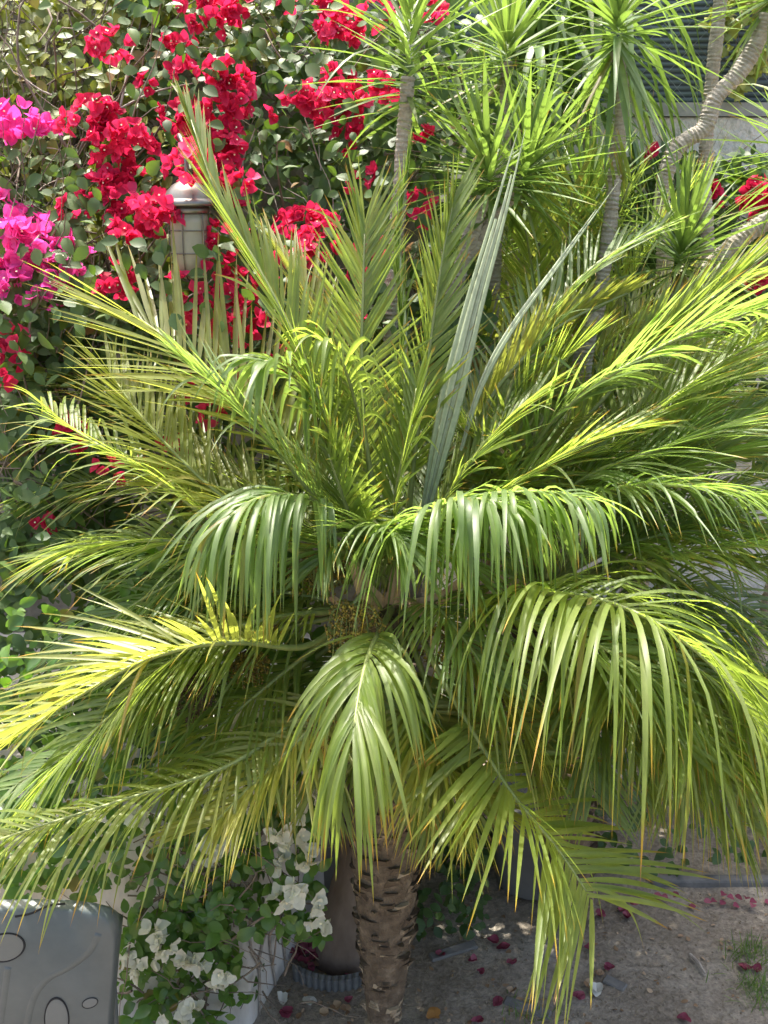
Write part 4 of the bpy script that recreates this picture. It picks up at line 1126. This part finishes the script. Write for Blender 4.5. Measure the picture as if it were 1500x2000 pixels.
# magenta bougainvillea at the left edge
mag = thing('bougainvillea', Vector((-1.6, 3.9, 0)), 'bougainvillea with bright magenta pink blossoms at the left edge', 'bougainvillea')
clusters(mag, [(35, 240, 34, 26), (72, 258, 26), (10, 250, 18), (-5, 395, 18), (25, 435, 30), (15, 478, 36), (60, 470, 30), (100, 505, 38, 30), (60, 530, 26), (118, 528, 22), (30, 560, 24), (105, 575, 20), (75, 590, 14), (0, 520, 24), (155, 470, 14, 20), (90, 450, 20)], 3.72, M_mag, 0.05, size=0.042, ln=True)
mb = MB()
scatter_leaves(mb, [(-40, 270, 160, 700, 1), (-40, 950, 150, 1090, .5), (-40, 700, 120, 960, .4)], 3.66, 3.95, 620, 0.062, rv=(.75, .2), up=.8, ln=True)
mb.build('foliage', M_boug, mag)
mb = MB()
twigs(mb, [(-40, 400, 160, 1090)], 3.7, 4.0, 80, r=(.002, .006), L=(.2, .6), ln=True)
mb.build('stems', M_twig, mag)

# white bougainvillea over the low wall
wh = thing('bougainvillea', G(330, 2010), 'bougainvillea with white blossoms trailing over the low white wall', 'bougainvillea')
WH = [(350, 1118, 36, 28, 3.5), (385, 1132, 26, 20, 3.5), (330, 1090, 20, 16, 3.5), (438, 1362, 20, 14), (468, 1372, 22, 16), (505, 1392, 26), (480, 1420, 30), (450, 1452, 34, 24), (500, 1465, 26), (520, 1440, 22), (440, 1520, 26), (425, 1495, 20), (350, 1505, 18),
      (612, 1590, 26, 20), (560, 1570, 16), (600, 1560, 14), (425, 1645, 20), (408, 1665, 14), (575, 1640, 18), (592, 1672, 20), (562, 1690, 18), (545, 1620, 16), (572, 1742, 20, 16), (605, 1758, 22), (552, 1755, 14), (620, 1802, 12, 16),
      (300, 1822, 18), (318, 1848, 16), (282, 1892, 18, 22), (365, 1862, 20), (388, 1872, 18), (345, 1990, 26, 18), (372, 1980, 18), (430, 1905, 16), (244, 1862, 10), (260, 1600, 14), (520, 1520, 18), (470, 1560, 16)]
clusters(wh, WH, 2.93, M_white, 0.04, size=0.040)
mb = MB()
RW = [(-40, 1560, 250, 1745, .8), (230, 1780, 470, 2010, 1.0), (330, 1580, 620, 1820, 1.1), (250, 1650, 480, 1900, .5), (-40, 1180, 620, 1620, 1.8), (540, 1720, 640, 1830, .12), (250, 1050, 480, 1200, .25)]
scatter_leaves(mb, RW, 2.95, 3.09, 1900, 0.056, rv=(.5, .3), up=.6, bend=(0, .6), deadp=0.02)
mb.build('foliage', M_white_leaf, wh)
mb = MB()
scatter_leaves(mb, [(-60, 1040, 420, 1640, 1), (330, 1120, 620, 1640, .5)], 3.2, 3.9, 2600, 0.06, rv=(.3, .25), up=.7)
scatter_leaves(mb, [(-520, 1040, -60, 1640, 1)], 3.2, 3.9, 1500, 0.06, rv=(.3, .25), up=.7)
mb.build('old_foliage', M_boug, wh)
mb = MB()
twigs(mb, [(240, 1600, 600, 1990)], 2.97, 3.08, 110, r=(.0018, .0055), L=(.12, .4), vertical=.3)
for pts in ([(300, 2010, 3.06), (380, 1850, 3.06), (400, 1700, 3.06), (380, 1560, 3.05)], [(395, 2000, 3.06), (420, 1840, 3.06), (480, 1700, 3.05), (540, 1560, 3.05)], [(330, 1900, 3.02), (430, 1850, 3.0), (500, 1800, 2.98), (560, 1765, 2.96)], [(250, 1830, 3.04), (300, 1760, 3.04), (390, 1730, 3.05)]):
    q = [Wd(a, b_, c) for a, b_, c in pts]; mb.tube(catmull(q, 12), [.008 - .0004 * i for i in range(13)], 6)
mb.build('stems', M_twig, wh)
# dry creeper stems on the end face of the low wall
cr = thing('dry_creeper', G(515, 1985), 'bare grey creeper stems clinging to the corner of the low white wall', 'climber')
mb = MB()
def on_end(u, z):  # a point on the end face of the low wall
    p = ca + dirv * u; return Vector((p.x + 0.008, p.y, z))
for pts in ([(.05, .0), (.06, .2), (.0, .35), (.02, .6)], [(.2, .0), (.16, .25), (.22, .4), (.2, .75)], [(.22, .35), (.34, .3), (.42, .42), (.5, .5)], [(.05, .22), (.12, .3), (.2, .28)], [(.3, 0), (.28, .2), (.33, .3)]):
    mb.tube(catmull([on_end(*q) for q in pts], 14), .0055, 6)
mb.build('stems', M_twig_pale, cr)
mb = MB()
for i in range(34):
    p = on_end(rnd.uniform(0, .5), rnd.uniform(.15, .95)); p.x += .01
    mb.leaf(p, Vector((.2, rnd.gauss(0, 1), rnd.gauss(0, 1))), Vector((1, -.2, .3)), .045, .03, rv=rnd.random() * .5)
mb.build('foliage', M_boug, cr)

# bougainvillea on the right, in front of the stucco wall
bR = thing('bougainvillea', Vector((1.9, 5.3, 0)), 'dark leaved bougainvillea with few red blossoms under the stucco wall', 'bougainvillea')
mb = MB()
scatter_leaves(mb, [(1230, 300, 1560, 620, 1), (880, 420, 1300, 760, .7), (1300, 560, 1560, 900, .5)], 5.1, 5.5, 2600, 0.075, rv=(.4, .25), up=.6)
mb.build('foliage', M_boug, bR)
mb = MB(); twigs(mb, [(1230, 300, 1560, 700), (880, 420, 1300, 760)], 5.2, 5.5, 90, L=(.3, .8)); mb.build('stems', M_twig, bR)
clusters(bR, [(1485, 372, 22), (1470, 385, 16), (1498, 390, 20), (1480, 410, 12), (1375, 370, 18), (1390, 385, 14), (1490, 545, 22), (1465, 400, 12), (1270, 300, 8)], 5.05, M_red, .04, size=.042, dead=.2)

# small leaved vine on the fence
vn = thing('fence_vine', Wd(1440, 200, 5.5), 'small yellow green vine hanging down the dark screen fence', 'climber')
mb = MB(); vine0 = Wd(1440, 200, 5.5)
scatter_leaves(mb, [(1395, -40, 1520, 110, 1), (1440, 100, 1495, 150, .4), (1432, 150, 1455, 190, .15), (1380, 20, 1430, 60, .15)], 5.5, 5.6, 340, .055, rv=(.8, .2), up=.6)
mb.build('foliage', M_fig, vn)
mb = MB(); twigs(mb, [(1395, -40, 1500, 130)], 5.54, 5.64, 14, L=(.2, .5), r=(.0015, .003)); mb.build('stems', M_twig, vn)

# ------------------------------------------------------------------ ground cover behind the palms
mb = MB()
def carpet(n, x0, x1, y0, y1, hmax, size):
    for i in range(n):
        x = rnd.uniform(x0, x1); y = rnd.uniform(y0, y1)
        if mnoise.noise(Vector((x * 2.5, y * 2.5, 5))) < -0.25: continue
        h = 0.02 + hmax * rnd.random() ** .8 * min(1, (y - y0) / .35 + .15)
        nrm = Vector((rnd.gauss(0, .5), -.6 + rnd.gauss(0, .4), .8)).normalized()
        d = Vector((rnd.gauss(0, 1), rnd.gauss(-.3, .6), rnd.gauss(0, .5))); d -= nrm * d.dot(nrm)
        sz = size * rnd.uniform(.6, 1.2)
        mb.leaf(Vector((x, y, h)), d, nrm, sz, sz * .72, rv=min(1, max(0, rnd.gauss(.4, .25))), cup=.2, bend=rnd.uniform(0, .4), tipw=.08)
carpet(3200, .25, 3.0, 3.95, 5.4, .75, .06)
carpet(1000, .0, .42, 3.55, 4.6, .8, .05)
tag(mb.build('ground_cover', M_boug), 'dense dark ivy like ground cover behind the palm trunks', 'ground cover', kind='stuff')

# ------------------------------------------------------------------ wall lantern
M_steel, n, out = new_mat('aged_steel')
b = N(n, 'ShaderNodeBsdfPrincipled'); b.inputs['Metallic'].default_value = 0.85; b.inputs['Roughness'].default_value = 0.42
tc = N(n, 'ShaderNodeTexCoord'); nz = N(n, 'ShaderNodeTexNoise', Scale=14.0, Detail=6.0)
n.links.new(tc.outputs['Object'], nz.inputs['Vector'])
r = ramp(n, nz.outputs[0], [(0.3, (0.10, 0.10, 0.09)), (0.7, (0.24, 0.23, 0.21))]); n.links.new(r.outputs[0], b.inputs['Base Color'])
n.links.new(b.outputs[0], out.inputs[0])
M_frost = rough_mat('frosted_glass', [(0.3, (0.25, 0.24, 0.175)), (0.7, (0.34, 0.33, 0.25))], scale=6, rough=0.35, bump=0.05, spec=0.5)
lz = 3.78
c_top = Wd(368, 357, 3.56)     # bottom of the stem
c_rim = Wd(368, 402, 3.56)
lan = thing('wall_lantern', Vector((c_rim.x, c_rim.y, c_rim.z)), 'caged wall lantern with a domed metal cap among the crimson blossoms', 'lantern')
u = 3.56 / F * 1.03   # metres per pixel there
mb = MB()
mb.lathe(c_rim, [(0.001, 44 * u), (14 * u, 43 * u), (27 * u, 36 * u), (37 * u, 26 * u), (43 * u, 14 * u), (44.5 * u, 11 * u), (51 * u, 8 * u), (52 * u, 1 * u), (51 * u, 0), (40 * u, -1 * u), (0.001, -1 * u)], 48)
cap_o = mb.build('cap', M_steel, lan)
mb = MB(); mb.lathe(c_rim, [(0.001, -1.3 * u), (37 * u, -1.3 * u), (37 * u, -12 * u), (35 * u, -14 * u), (.001, -14 * u)], 40); mb.build('collar', M_steel, lan)
mb = MB(); mb.lathe(c_rim, [(0.001, -14.5 * u), (33 * u, -14.5 * u), (34.5 * u, -30 * u), (35 * u, -70 * u), (34 * u, -95 * u), (30 * u, -112 * u), (22 * u, -124 * u), (10 * u, -130 * u), (.001, -131 * u)], 40); mb.build('glass_shade', M_frost, lan)
mb = MB()
for zz, rr in ((-43, 37.5), (-83, 37.5)):
    mb.tube([c_rim + Vector((math.cos(a) * rr * u, math.sin(a) * rr * u, zz * u)) for a in [2 * math.pi * k / 40 for k in range(41)]], 1.1 * u, 6, cap=False)
for a in [R(20 + 60 * k) for k in range(6)]:
    prof = [(37.5, -12), (38, -50), (37.5, -90), (33, -112), (24, -127), (10, -134), (0, -135)]
    mb.tube(catmull([c_rim + Vector((math.cos(a) * q * u, math.sin(a) * q * u, z * u)) for q, z in prof], 18), 1.2 * u, 6)
mb.build('cage', M_steel, lan)
mb = MB()
mb.tube(catmull([c_rim + Vector((0, 0, 43 * u)), c_rim + Vector((0, .005, 72 * u)), c_rim + Vector((-4 * u, .03, 100 * u)), c_rim + Vector((-22 * u, .12, 124 * u)), c_rim + Vector((-40 * u, .34, 120 * u)), c_rim + Vector((-44 * u, .66, 100 * u))], 24), 4.2 * u, 12)
mb.build('arm', M_steel, lan)

# ------------------------------------------------------------------ grey moulded plastic unit, lower left
M_plast = rough_mat('grey_plastic', [(0.3, (0.055, 0.069, 0.073)), (0.7, (0.090, 0.106, 0.110))], scale=5, rough=0.42, bump=0.12, dist=0.0012, scale2=160, spec=0.5)
M_plast_in = rough_mat('grey_plastic_recess', [(0.3, (0.095, 0.105, 0.105)), (0.7, (0.13, 0.14, 0.138))], scale=3, rough=0.5, bump=0.05)
M_gap = rough_mat('shadow_gap', [(0.3, (0.012, 0.013, 0.015)), (0.7, (0.02, 0.02, 0.022))], scale=3)
DP = 2.35
def pp(x, y, d=DP): return Wd(x, y, d)
outline = [(-260, 2140), (-260, 1812), (-230, 1788), (-120, 1774), (60, 1771), (130, 1773), (180, 1779), (208, 1791), (222, 1809), (228, 1830), (228, 1850), (226, 1890), (221, 1950), (213, 2040), (205, 2140)]
unit = thing('plastic_bin', pp(0, 2140), 'dark grey moulded plastic bin with rounded corner and oval recesses, bottom left', 'bin')
mb = MB()
front = [pp(x, y) for x, y in outline]
cx = sum((q.x for q in front)) / len(front)
cz = pp(0, 1950).z
def ringoff(dy, sc, zmax=9):
    return [mb.vert(Vector((cx + (q.x - cx) * sc, DP + dy, min(zmax, cz + (q.z - cz) * sc)))) for q in front]
rings = [ringoff(-0.000, .955), ringoff(0.006, .972), ringoff(0.02, .99), ringoff(0.035, 1.0), ringoff(0.05, .985, 1.06), ringoff(.28, .72, .85)]
for a, b2 in zip(rings, rings[1:]):
    for k in range(len(front)):
        k2 = (k + 1) % len(front); mb.face((a[k], a[k2], b2[k2], b2[k]))
mb.face(tuple(reversed(rings[0]))); mb.face(tuple(rings[-1]))
body = mb.build('body', M_plast, unit, smooth=True)
sd = body.modifiers.new('bevel', 'BEVEL'); sd.width = .004; sd.segments = 2; sd.limit_method = 'ANGLE'; sd.angle_limit = R(50)
def oval(cx_, cy_, rx, ry, tilt, name, dy=-0.012):
    rim = MB(); pit = MB()
    c = pp(cx_, cy_); s = DP / F * 1.06
    th = R(tilt)
    def ell(f, y_): return [Vector((c.x + (math.cos(a) * rx * f * math.cos(th) - math.sin(a) * ry * f * math.sin(th)) * s, DP + y_, c.z + (math.cos(a) * rx * f * math.sin(th) + math.sin(a) * ry * f * math.cos(th)) * s)) for a in [2 * math.pi * k / 36 for k in range(36)]]
    l1 = [rim.vert(v) for v in ell(1.06, -.0012)]; l2 = [rim.vert(v) for v in ell(1.03, -.004)]; l3 = [rim.vert(v) for v in ell(.99, -.0035)]; l4 = [rim.vert(v) for v in ell(.95, -.0012)]
    for a, b2 in ((l1, l2), (l2, l3), (l3, l4)):
        for k in range(36): rim.face((a[k], a[(k + 1) % 36], b2[(k + 1) % 36], b2[k]), 0)
    ro = rim.build(name, [M_gap], unit, smooth=False)
    q = [pit.vert(v) for v in ell(.955, -.0024)]; q2 = [pit.vert(v) for v in ell(.8, -.0034)]
    for k in range(36): pit.face((q[k], q[(k + 1) % 36], q2[(k + 1) % 36], q2[k]))
    pit.face(tuple(q2))
    po = pit.build('inset', M_plast_in, ro, smooth=False); po.location = (0, 0, 0); po.parent = ro; ro_l = ro.location; po.location = (0, 0, 0)
    return ro
oval(111, 1990, 27, 58, -6, 'oval_recess'); oval(176, 1958, 19, 12, 28, 'small_recess'); oval(10, 1850, 46, 34, 28, 'oval_recess')
mb = MB()
for pts in ([(196, 1815), (178, 1850), (140, 1880), (95, 1905), (68, 1945), (55, 2010), (50, 2080)], [(20, 1880), (12, 1940), (2, 2010), (-4, 2080)]):
    mb.tube(catmull([pp(x, y, DP + .0175) for x, y in pts], 30), .020, 20)
mb.build('moulded_ridge', M_plast, unit)
mb = MB()
mb.tube(catmull([pp(30, 1790, DP - .001), pp(60, 1784, DP - .001), pp(95, 1769, DP - .001), pp(127, 1765, DP - .001)], 14), .0032, 6)
mb.build('handle_slot', M_gap, unit)
mb = MB()
mb.tube(catmull([pp(215, 1880, DP + .06), pp(222, 1960, DP + .06), pp(226, 2100, DP + .06)], 8), .012, 8)
mb.build('rear_strut', M_plast, unit)

# ------------------------------------------------------------------ pots, cone trunk, edging
M_pot = rough_mat('grey_pot', [(0.3, (0.12, 0.118, 0.11)), (0.7, (0.20, 0.195, 0.18))], scale=4, rough=0.8, bump=0.3, dist=0.004)
def pot(label, c, r, h):
    root = thing('plant_pot', c, label, 'pot')
    mb = MB(); mb.lathe(c, [(.001, .001), (r * .78, .001), (r * .8, .01), (r * .95, h * .6), (r, h - .05)], 40); mb.build('body', M_pot, root)
    mb = MB(); mb.lathe(c, [(r * .99, h - .051), (r * 1.06, h - .045), (r * 1.06, h - .004), (r * 1.03, h), (r * .94, h), (r * .9, h - .06), (.001, h - .06)], 40); mb.build('rim', M_pot, root)
gp = G(1050, 1772); gp.y += .2
pot('large grey pot behind the drooping lower right frond', gp, .2, .46)
gp = Vector((P(655, 1700, 3.9).x, 4.0, 0))
pot('tall dark grey pot in the shade behind the white wall corner', gp, .26, .85)
M_cone = rough_mat('smooth_brown_bark', [(0.3, (0.13, 0.095, 0.07)), (0.7, (0.23, 0.18, 0.14))], scale=10, rough=.9, bump=.5, dist=.006, stretch=(1, 1, .4))
cb_ = G(672, 1895); cb_.y += .08
st = thing('tree_trunk', cb_, 'smooth brown trunk with a flared conical foot left of the palm trunk', 'tree')
mb = MB(); mb.tube([cb_ + Vector((q[2], .02 * i, q[0])) for i, q in enumerate([(-.03, .135, 0), (.1, .115, .006), (.25, .088, .02), (.4, .066, .035), (.55, .05, .05), (.75, .042, .06), (1.0, .036, .08)])], [.135, .115, .088, .066, .05, .042, .036], 24, jitter=.03)
mb.build('trunk', M_cone, st)
mb = MB(); tp = cb_ + Vector((.08, .12, 1.0)); mb.tube([tp, tp + Vector((.03, .05, .25))], [.036, .02], 12); mb.build('branch', M_cone, st)
M_edge = rough_mat('edging_plastic', [(0.3, (0.10, 0.105, 0.105)), (0.7, (0.16, 0.165, 0.16))], scale=20, rough=.7, bump=.2, dist=.003)
e0, e1 = G(572, 1912), G(715, 1925)
mb = MB(); last = None
for i in range(111):
    t = i / 110
    p = e0.lerp(e1, t) + Vector((0, -.05 * math.sin(t * math.pi), 0))
    ph = (i % 10) / 10
    arch = .058 + .010 * math.sin(ph * math.pi); off = -.012 * abs(math.sin(ph * math.pi))
    row = [mb.vert(p + Vector((0, off, -.02))), mb.vert(p + Vector((0, off, arch - .012))), mb.vert(p + Vector((0, off - .014, arch - .006))), mb.vert(p + Vector((0, off - .012, arch + .004))), mb.vert(p + Vector((0, off + .016, arch + .004))), mb.vert(p + Vector((0, off + .016, -.02)))]
    if last:
        for k in range(5): mb.face((last[k], last[k + 1], row[k + 1], row[k]))
    last = row
tag(mb.build('lawn_edging', M_edge, smooth=False), 'scalloped grey plastic edging strip in front of the flared brown trunk', 'edging')
M_stone = rough_mat('kerb_stone', [(0.3, (0.10, 0.10, 0.095)), (0.7, (0.19, 0.18, 0.165))], scale=9, bump=.6, dist=.01)
mb = MB(); k0, k1 = G(1275, 1734), G(1500, 1742); cc = (k0 + k1) / 2; mb.box(cc + Vector((0.3, .05, .0)), ((k1 - k0).length + .6, .05, .06)); o = mb.build('kerb_stone', M_stone, smooth=False)
md = o.modifiers.new('bevel', 'BEVEL'); md.width = .012; md.segments = 2
tag(o, 'low grey stone kerb between the soil and the ground cover', 'kerb')
for a, bb, lab in (((850, 1882), (700, 1915), 'bluish slate slab lying flat right of the palm trunk'), ((985, 1955), (1075, 1985), 'flat slate piece under the lowest frond tips'), ((1180, 1912), (1222, 1932), 'slate shard beside a crimson fallen bract')):
    mb = MB(); p0, p1 = G(*a), G(*bb)
    if 'trunk' in lab: p0, p1 = G(840, 1872), G(930, 1845)
    d = p1 - p0; c = (p0 + p1) / 2 + Vector((0, 0, .001)); rot = Matrix.Rotation(math.atan2(d.y, d.x), 3, 'Z') @ Matrix.Rotation(R(4), 3, 'X')
    mb.box(c, (d.length, .045, .02), rot); o = mb.build('slate_slab', M_stone, smooth=False); md = o.modifiers.new('bevel', 'BEVEL'); md.width = .005
    tag(o, lab, 'stone', 'slate pieces on the soil')

# ------------------------------------------------------------------ fallen bracts and litter
M_fall = leaf_mat('fallen_red', [(0.13, 0.03, 0.045), (0.21, 0.045, 0.075), (0.30, 0.10, 0.13)], None, trans=.15, tcol=(.5, .03, .1), rough=.7, spec=.2)
M_fallw = leaf_mat('fallen_white', [(0.42, 0.40, 0.34), (0.55, 0.54, 0.48), (0.66, 0.65, 0.60)], None, trans=.2, tcol=(.6, .6, .5), rough=.7, spec=.2)
M_fallb = leaf_mat('fallen_brown', [(0.18, 0.11, 0.06), (0.30, 0.20, 0.12), (0.40, 0.30, 0.20)], None, trans=.1, tcol=(.3, .2, .1), rough=.8, spec=.2)
def fallen(x, y, mat, size=.045, label=None, group=None, name='fallen_bract', cat='bract', n=3):
    g = G(x, y); g.z = soil_h(g.x, g.y) + .006
    mb = MB(); a0 = rnd.uniform(0, 6.28)
    for q in range(n):
        a = a0 + q * 2.1 + rnd.uniform(-.3, .3); e = rnd.uniform(.1, 1.0)
        d = Vector((math.cos(a), math.sin(a), e)); M = Vector((-math.cos(a) * e, -math.sin(a) * e, 1))
        mb.leaf(g - d.normalized() * size * .25 + Vector((0, 0, size * .12)), d, M, size * rnd.uniform(.8, 1.15), size * rnd.uniform(.9, 1.1), rv=rnd.random(), cup=.4, bend=rnd.uniform(-.3, .4), tipw=.25, wave=.08)
    o = mb.build(name, mat, origin=g); tag(o, label, cat, group)
LS = .82
LIT = [(1152, 1856, 'r', .04, 'round crimson bract alone on the soil right of the lowest frond'), (1187, 1895, 'r', .045, 'upright crimson bract beside a brown leaf scrap and slate shard'),
       (1132, 1955, 'r', .05, 'crumpled pink red bract next to the lowest frond tips'), (973, 1965, 'r', .05, 'bright pink bract on open soil left of the lowest frond tips'),
       (1335, 1993, 'r', .042, 'pink bract on pale soil at the very bottom, between long frond and grass'), (1455, 1895, 'r', .045, 'dark crimson bract lying against the grass tuft'), (1478, 1900, 'r', .04, 'darker crimson bract right of the grass tuft'),
       (1172, 1788, 'r', .05, 'faded pink bract pair close to the big grey pot'), (1225, 1793, 'r', .05, 'crimson bract between the pot and the kerb stone'), (1212, 1778, 'r', .04, 'small crimson bract nearest the kerb stone end'),
       (985, 1855, 'r', .05, 'pale pink bract in shade behind the hanging leaflets'), (965, 1840, 'r', .045, 'dark crimson bract under the yellow frond'), (1000, 1885, 'r', .045, 'pink bract half hidden by hanging leaflets'),
       (940, 1905, 'r', .035, 'little crimson bract on smooth soil beside the slate slab'), (925, 1878, 'r', .035, 'dull red bract at the end of the slate slab'), (860, 1868, 'r', .05, 'crimson bract at the foot of the ground cover, right of the trunk'),
       (560, 1985, 'r', .06, 'crumpled crimson bract by the foot of the white wall'), (680, 1962, 'r', .035, 'small red bract left of the palm trunk foot'), (680, 1905, 'r', .045, 'red bract on top of the plastic edging'), (935, 1998, 'r', .04, 'red bract at the bottom edge right of the trunk'),
       (552, 1960, 'w', .055, 'whole white bract near the wall corner'), (605, 1965, 'w', .06, 'cupped white bract midway between wall and palm trunk'), (1165, 1940, 'w', .05, 'cream white withered bract beside the pink one'),
       (655, 1972, 'b', .05, 'pale brown dry leaf left of the palm trunk'), (675, 1978, 'b', .045, 'curled beige leaf touching the palm trunk foot'), (632, 1988, 'b', .045, 'pinkish beige dry leaf in front of the white bracts'), (582, 1990, 'b', .03, 'small yellowish leaf scrap near the wall'),
       (850, 1992, 'y', .06, 'orange brown dry leaf at the bottom edge right of the palm trunk'), (657, 1898, 'w', .04, 'white withered bract lying on the edging strip'), (610, 1890, 'b', .05, 'orange tan leaf behind the edging strip'), (1170, 1905, 'b', .04, 'tan leaf scrap beside the upright crimson bract'), (1150, 1925, 'b', .05, 'beige curled leaf on the soil before the withered white bract'), (1000, 1942, 'b', .04, 'small tan leaf near the flat slate')]
M_fally = leaf_mat('fallen_orange', [(0.35, 0.16, 0.04), (0.42, 0.22, 0.06), (0.45, 0.26, 0.08)], None, trans=.1, tcol=(.4, .2, .05), rough=.7)
for x, y, c, s, lab in LIT:
    mat = {'r': M_fall, 'w': M_fallw, 'b': M_fallb, 'y': M_fally}[c]
    fallen(x, y, mat, s * LS, lab, {'r': 'fallen crimson bracts', 'w': 'fallen white bracts', 'b': 'fallen dry leaves', 'y': 'fallen dry leaves'}[c],
           'fallen_bract' if c in 'rw' else 'dry_leaf', 'bract' if c in 'rw' else 'leaf', n=3 if c in 'rw' else 2)
# the drift of faded bracts in the corner: uncountable
mb = MB()
for i in range(150):
    x = rnd.uniform(575, 665) if i < 130 else rnd.uniform(1240, 1500); y = rnd.uniform(1818, 1890) if i < 130 else rnd.uniform(1755, 1776)
    g = G(x, y); g.z = .01 + rnd.random() * .03
    a = rnd.uniform(0, 6.28); d = Vector((math.cos(a), math.sin(a), rnd.uniform(-.2, .6)))
    mb.leaf(g, d, Vector((0, -.3, 1)), .034, .03, rv=rnd.random(), cup=.4, bend=.2, tipw=.1, wave=.06)
tag(mb.build('bract_litter', M_fall), 'drift of dark faded bracts at the foot of the walls', 'litter', kind='stuff')
# crumbs, small twigs and stones
M_crumb = rough_mat('crumbs', [(0.3, (0.10, 0.075, 0.05)), (0.7, (0.32, 0.27, 0.2))], scale=40, bump=.3)
mb = MB()
for i in range(1500):
    x = rnd.uniform(480, 1560); y = rnd.uniform(1740, 2060)
    g = G(x, y); g.z = soil_h(g.x, g.y) + .002
    if rnd.random() < .25:
        a = rnd.uniform(0, 6.28); l = rnd.uniform(.01, .05)
        mb.tube([g, g + Vector((math.cos(a) * l * .5, math.sin(a) * l * .5, .004)), g + Vector((math.cos(a + .3) * l, math.sin(a + .3) * l, 0))], rnd.uniform(.0008, .0018), 4, cap=False)
    else: berry(mb, g, rnd.uniform(.0015, .006))
tag(mb.build('soil_crumbs', M_crumb, smooth=False), 'loose crumbs, pebbles and bits of twig over the soil', 'litter', kind='stuff')
M_grass = leaf_mat('grass_blade', [(0.05, 0.10, 0.02), (0.08, 0.15, 0.03), (0.13, 0.19, 0.05)], None, trans=.35, tcol=(.25, .4, .04), rough=.45)
for x, y, nn, sz, lab in ((1465, 1872, 120, .09, 'dark green grass tuft on the soil under the frond tip'), (1490, 1945, 150, .08, 'pale sunlit grass tuft at the lower right edge'), (1040, 1985, 60, .05, 'thin low weeds by the bottom edge under the long frond')):
    g = G(x, y); mb = MB()
    for i in range(nn):
        p = g + Vector((rnd.gauss(0, .05), rnd.gauss(0, .05), 0)); a = rnd.uniform(0, 6.28); e = rnd.uniform(.4, 1.4); h = Vector((math.cos(a), math.sin(a), 0))
        mb.blade(p, h * math.cos(e) + Uz * math.sin(e), Uz * math.cos(e) - h * math.sin(e), sz * rnd.uniform(.5, 1.2), .004, rnd.uniform(4, 14), segs=5, rv=rnd.random())
    tag(mb.build('grass_tuft', M_grass, origin=g), lab, 'grass', 'grass tufts on the soil')
mb = MB()
for i in range(260):
    g = G(rnd.uniform(490, 1560), rnd.uniform(1745, 2050)); g.z = soil_h(g.x, g.y) + .004
    a = rnd.uniform(0, 6.28); d = Vector((math.cos(a), math.sin(a), rnd.uniform(-.1, .35))); sz = rnd.uniform(.01, .03)
    mb.leaf(g, d, Vector((rnd.gauss(0, .3), rnd.gauss(0, .3), 1)), sz, sz * rnd.uniform(.4, .9), rv=rnd.random(), cup=rnd.uniform(-.4, .6), bend=rnd.uniform(-.3, .4), tipw=.1, wave=.06)
tag(mb.build('leaf_litter', M_fallb), 'small dry leaf scraps strewn over the soil', 'litter', kind='stuff')
a, b2 = G(1347, 1868), G(1376, 1906)
mb = MB(); mb.tube([a + Vector((0, 0, .012)), (a + b2) / 2 + Vector((.005, 0, .014)), b2 + Vector((0, 0, .012))], [.006, .008, .004], 6)
tag(mb.build('dry_stick', M_twig_pale, smooth=False), 'short pale dry stick lying on the bare soil near the grass tuft', 'stick')
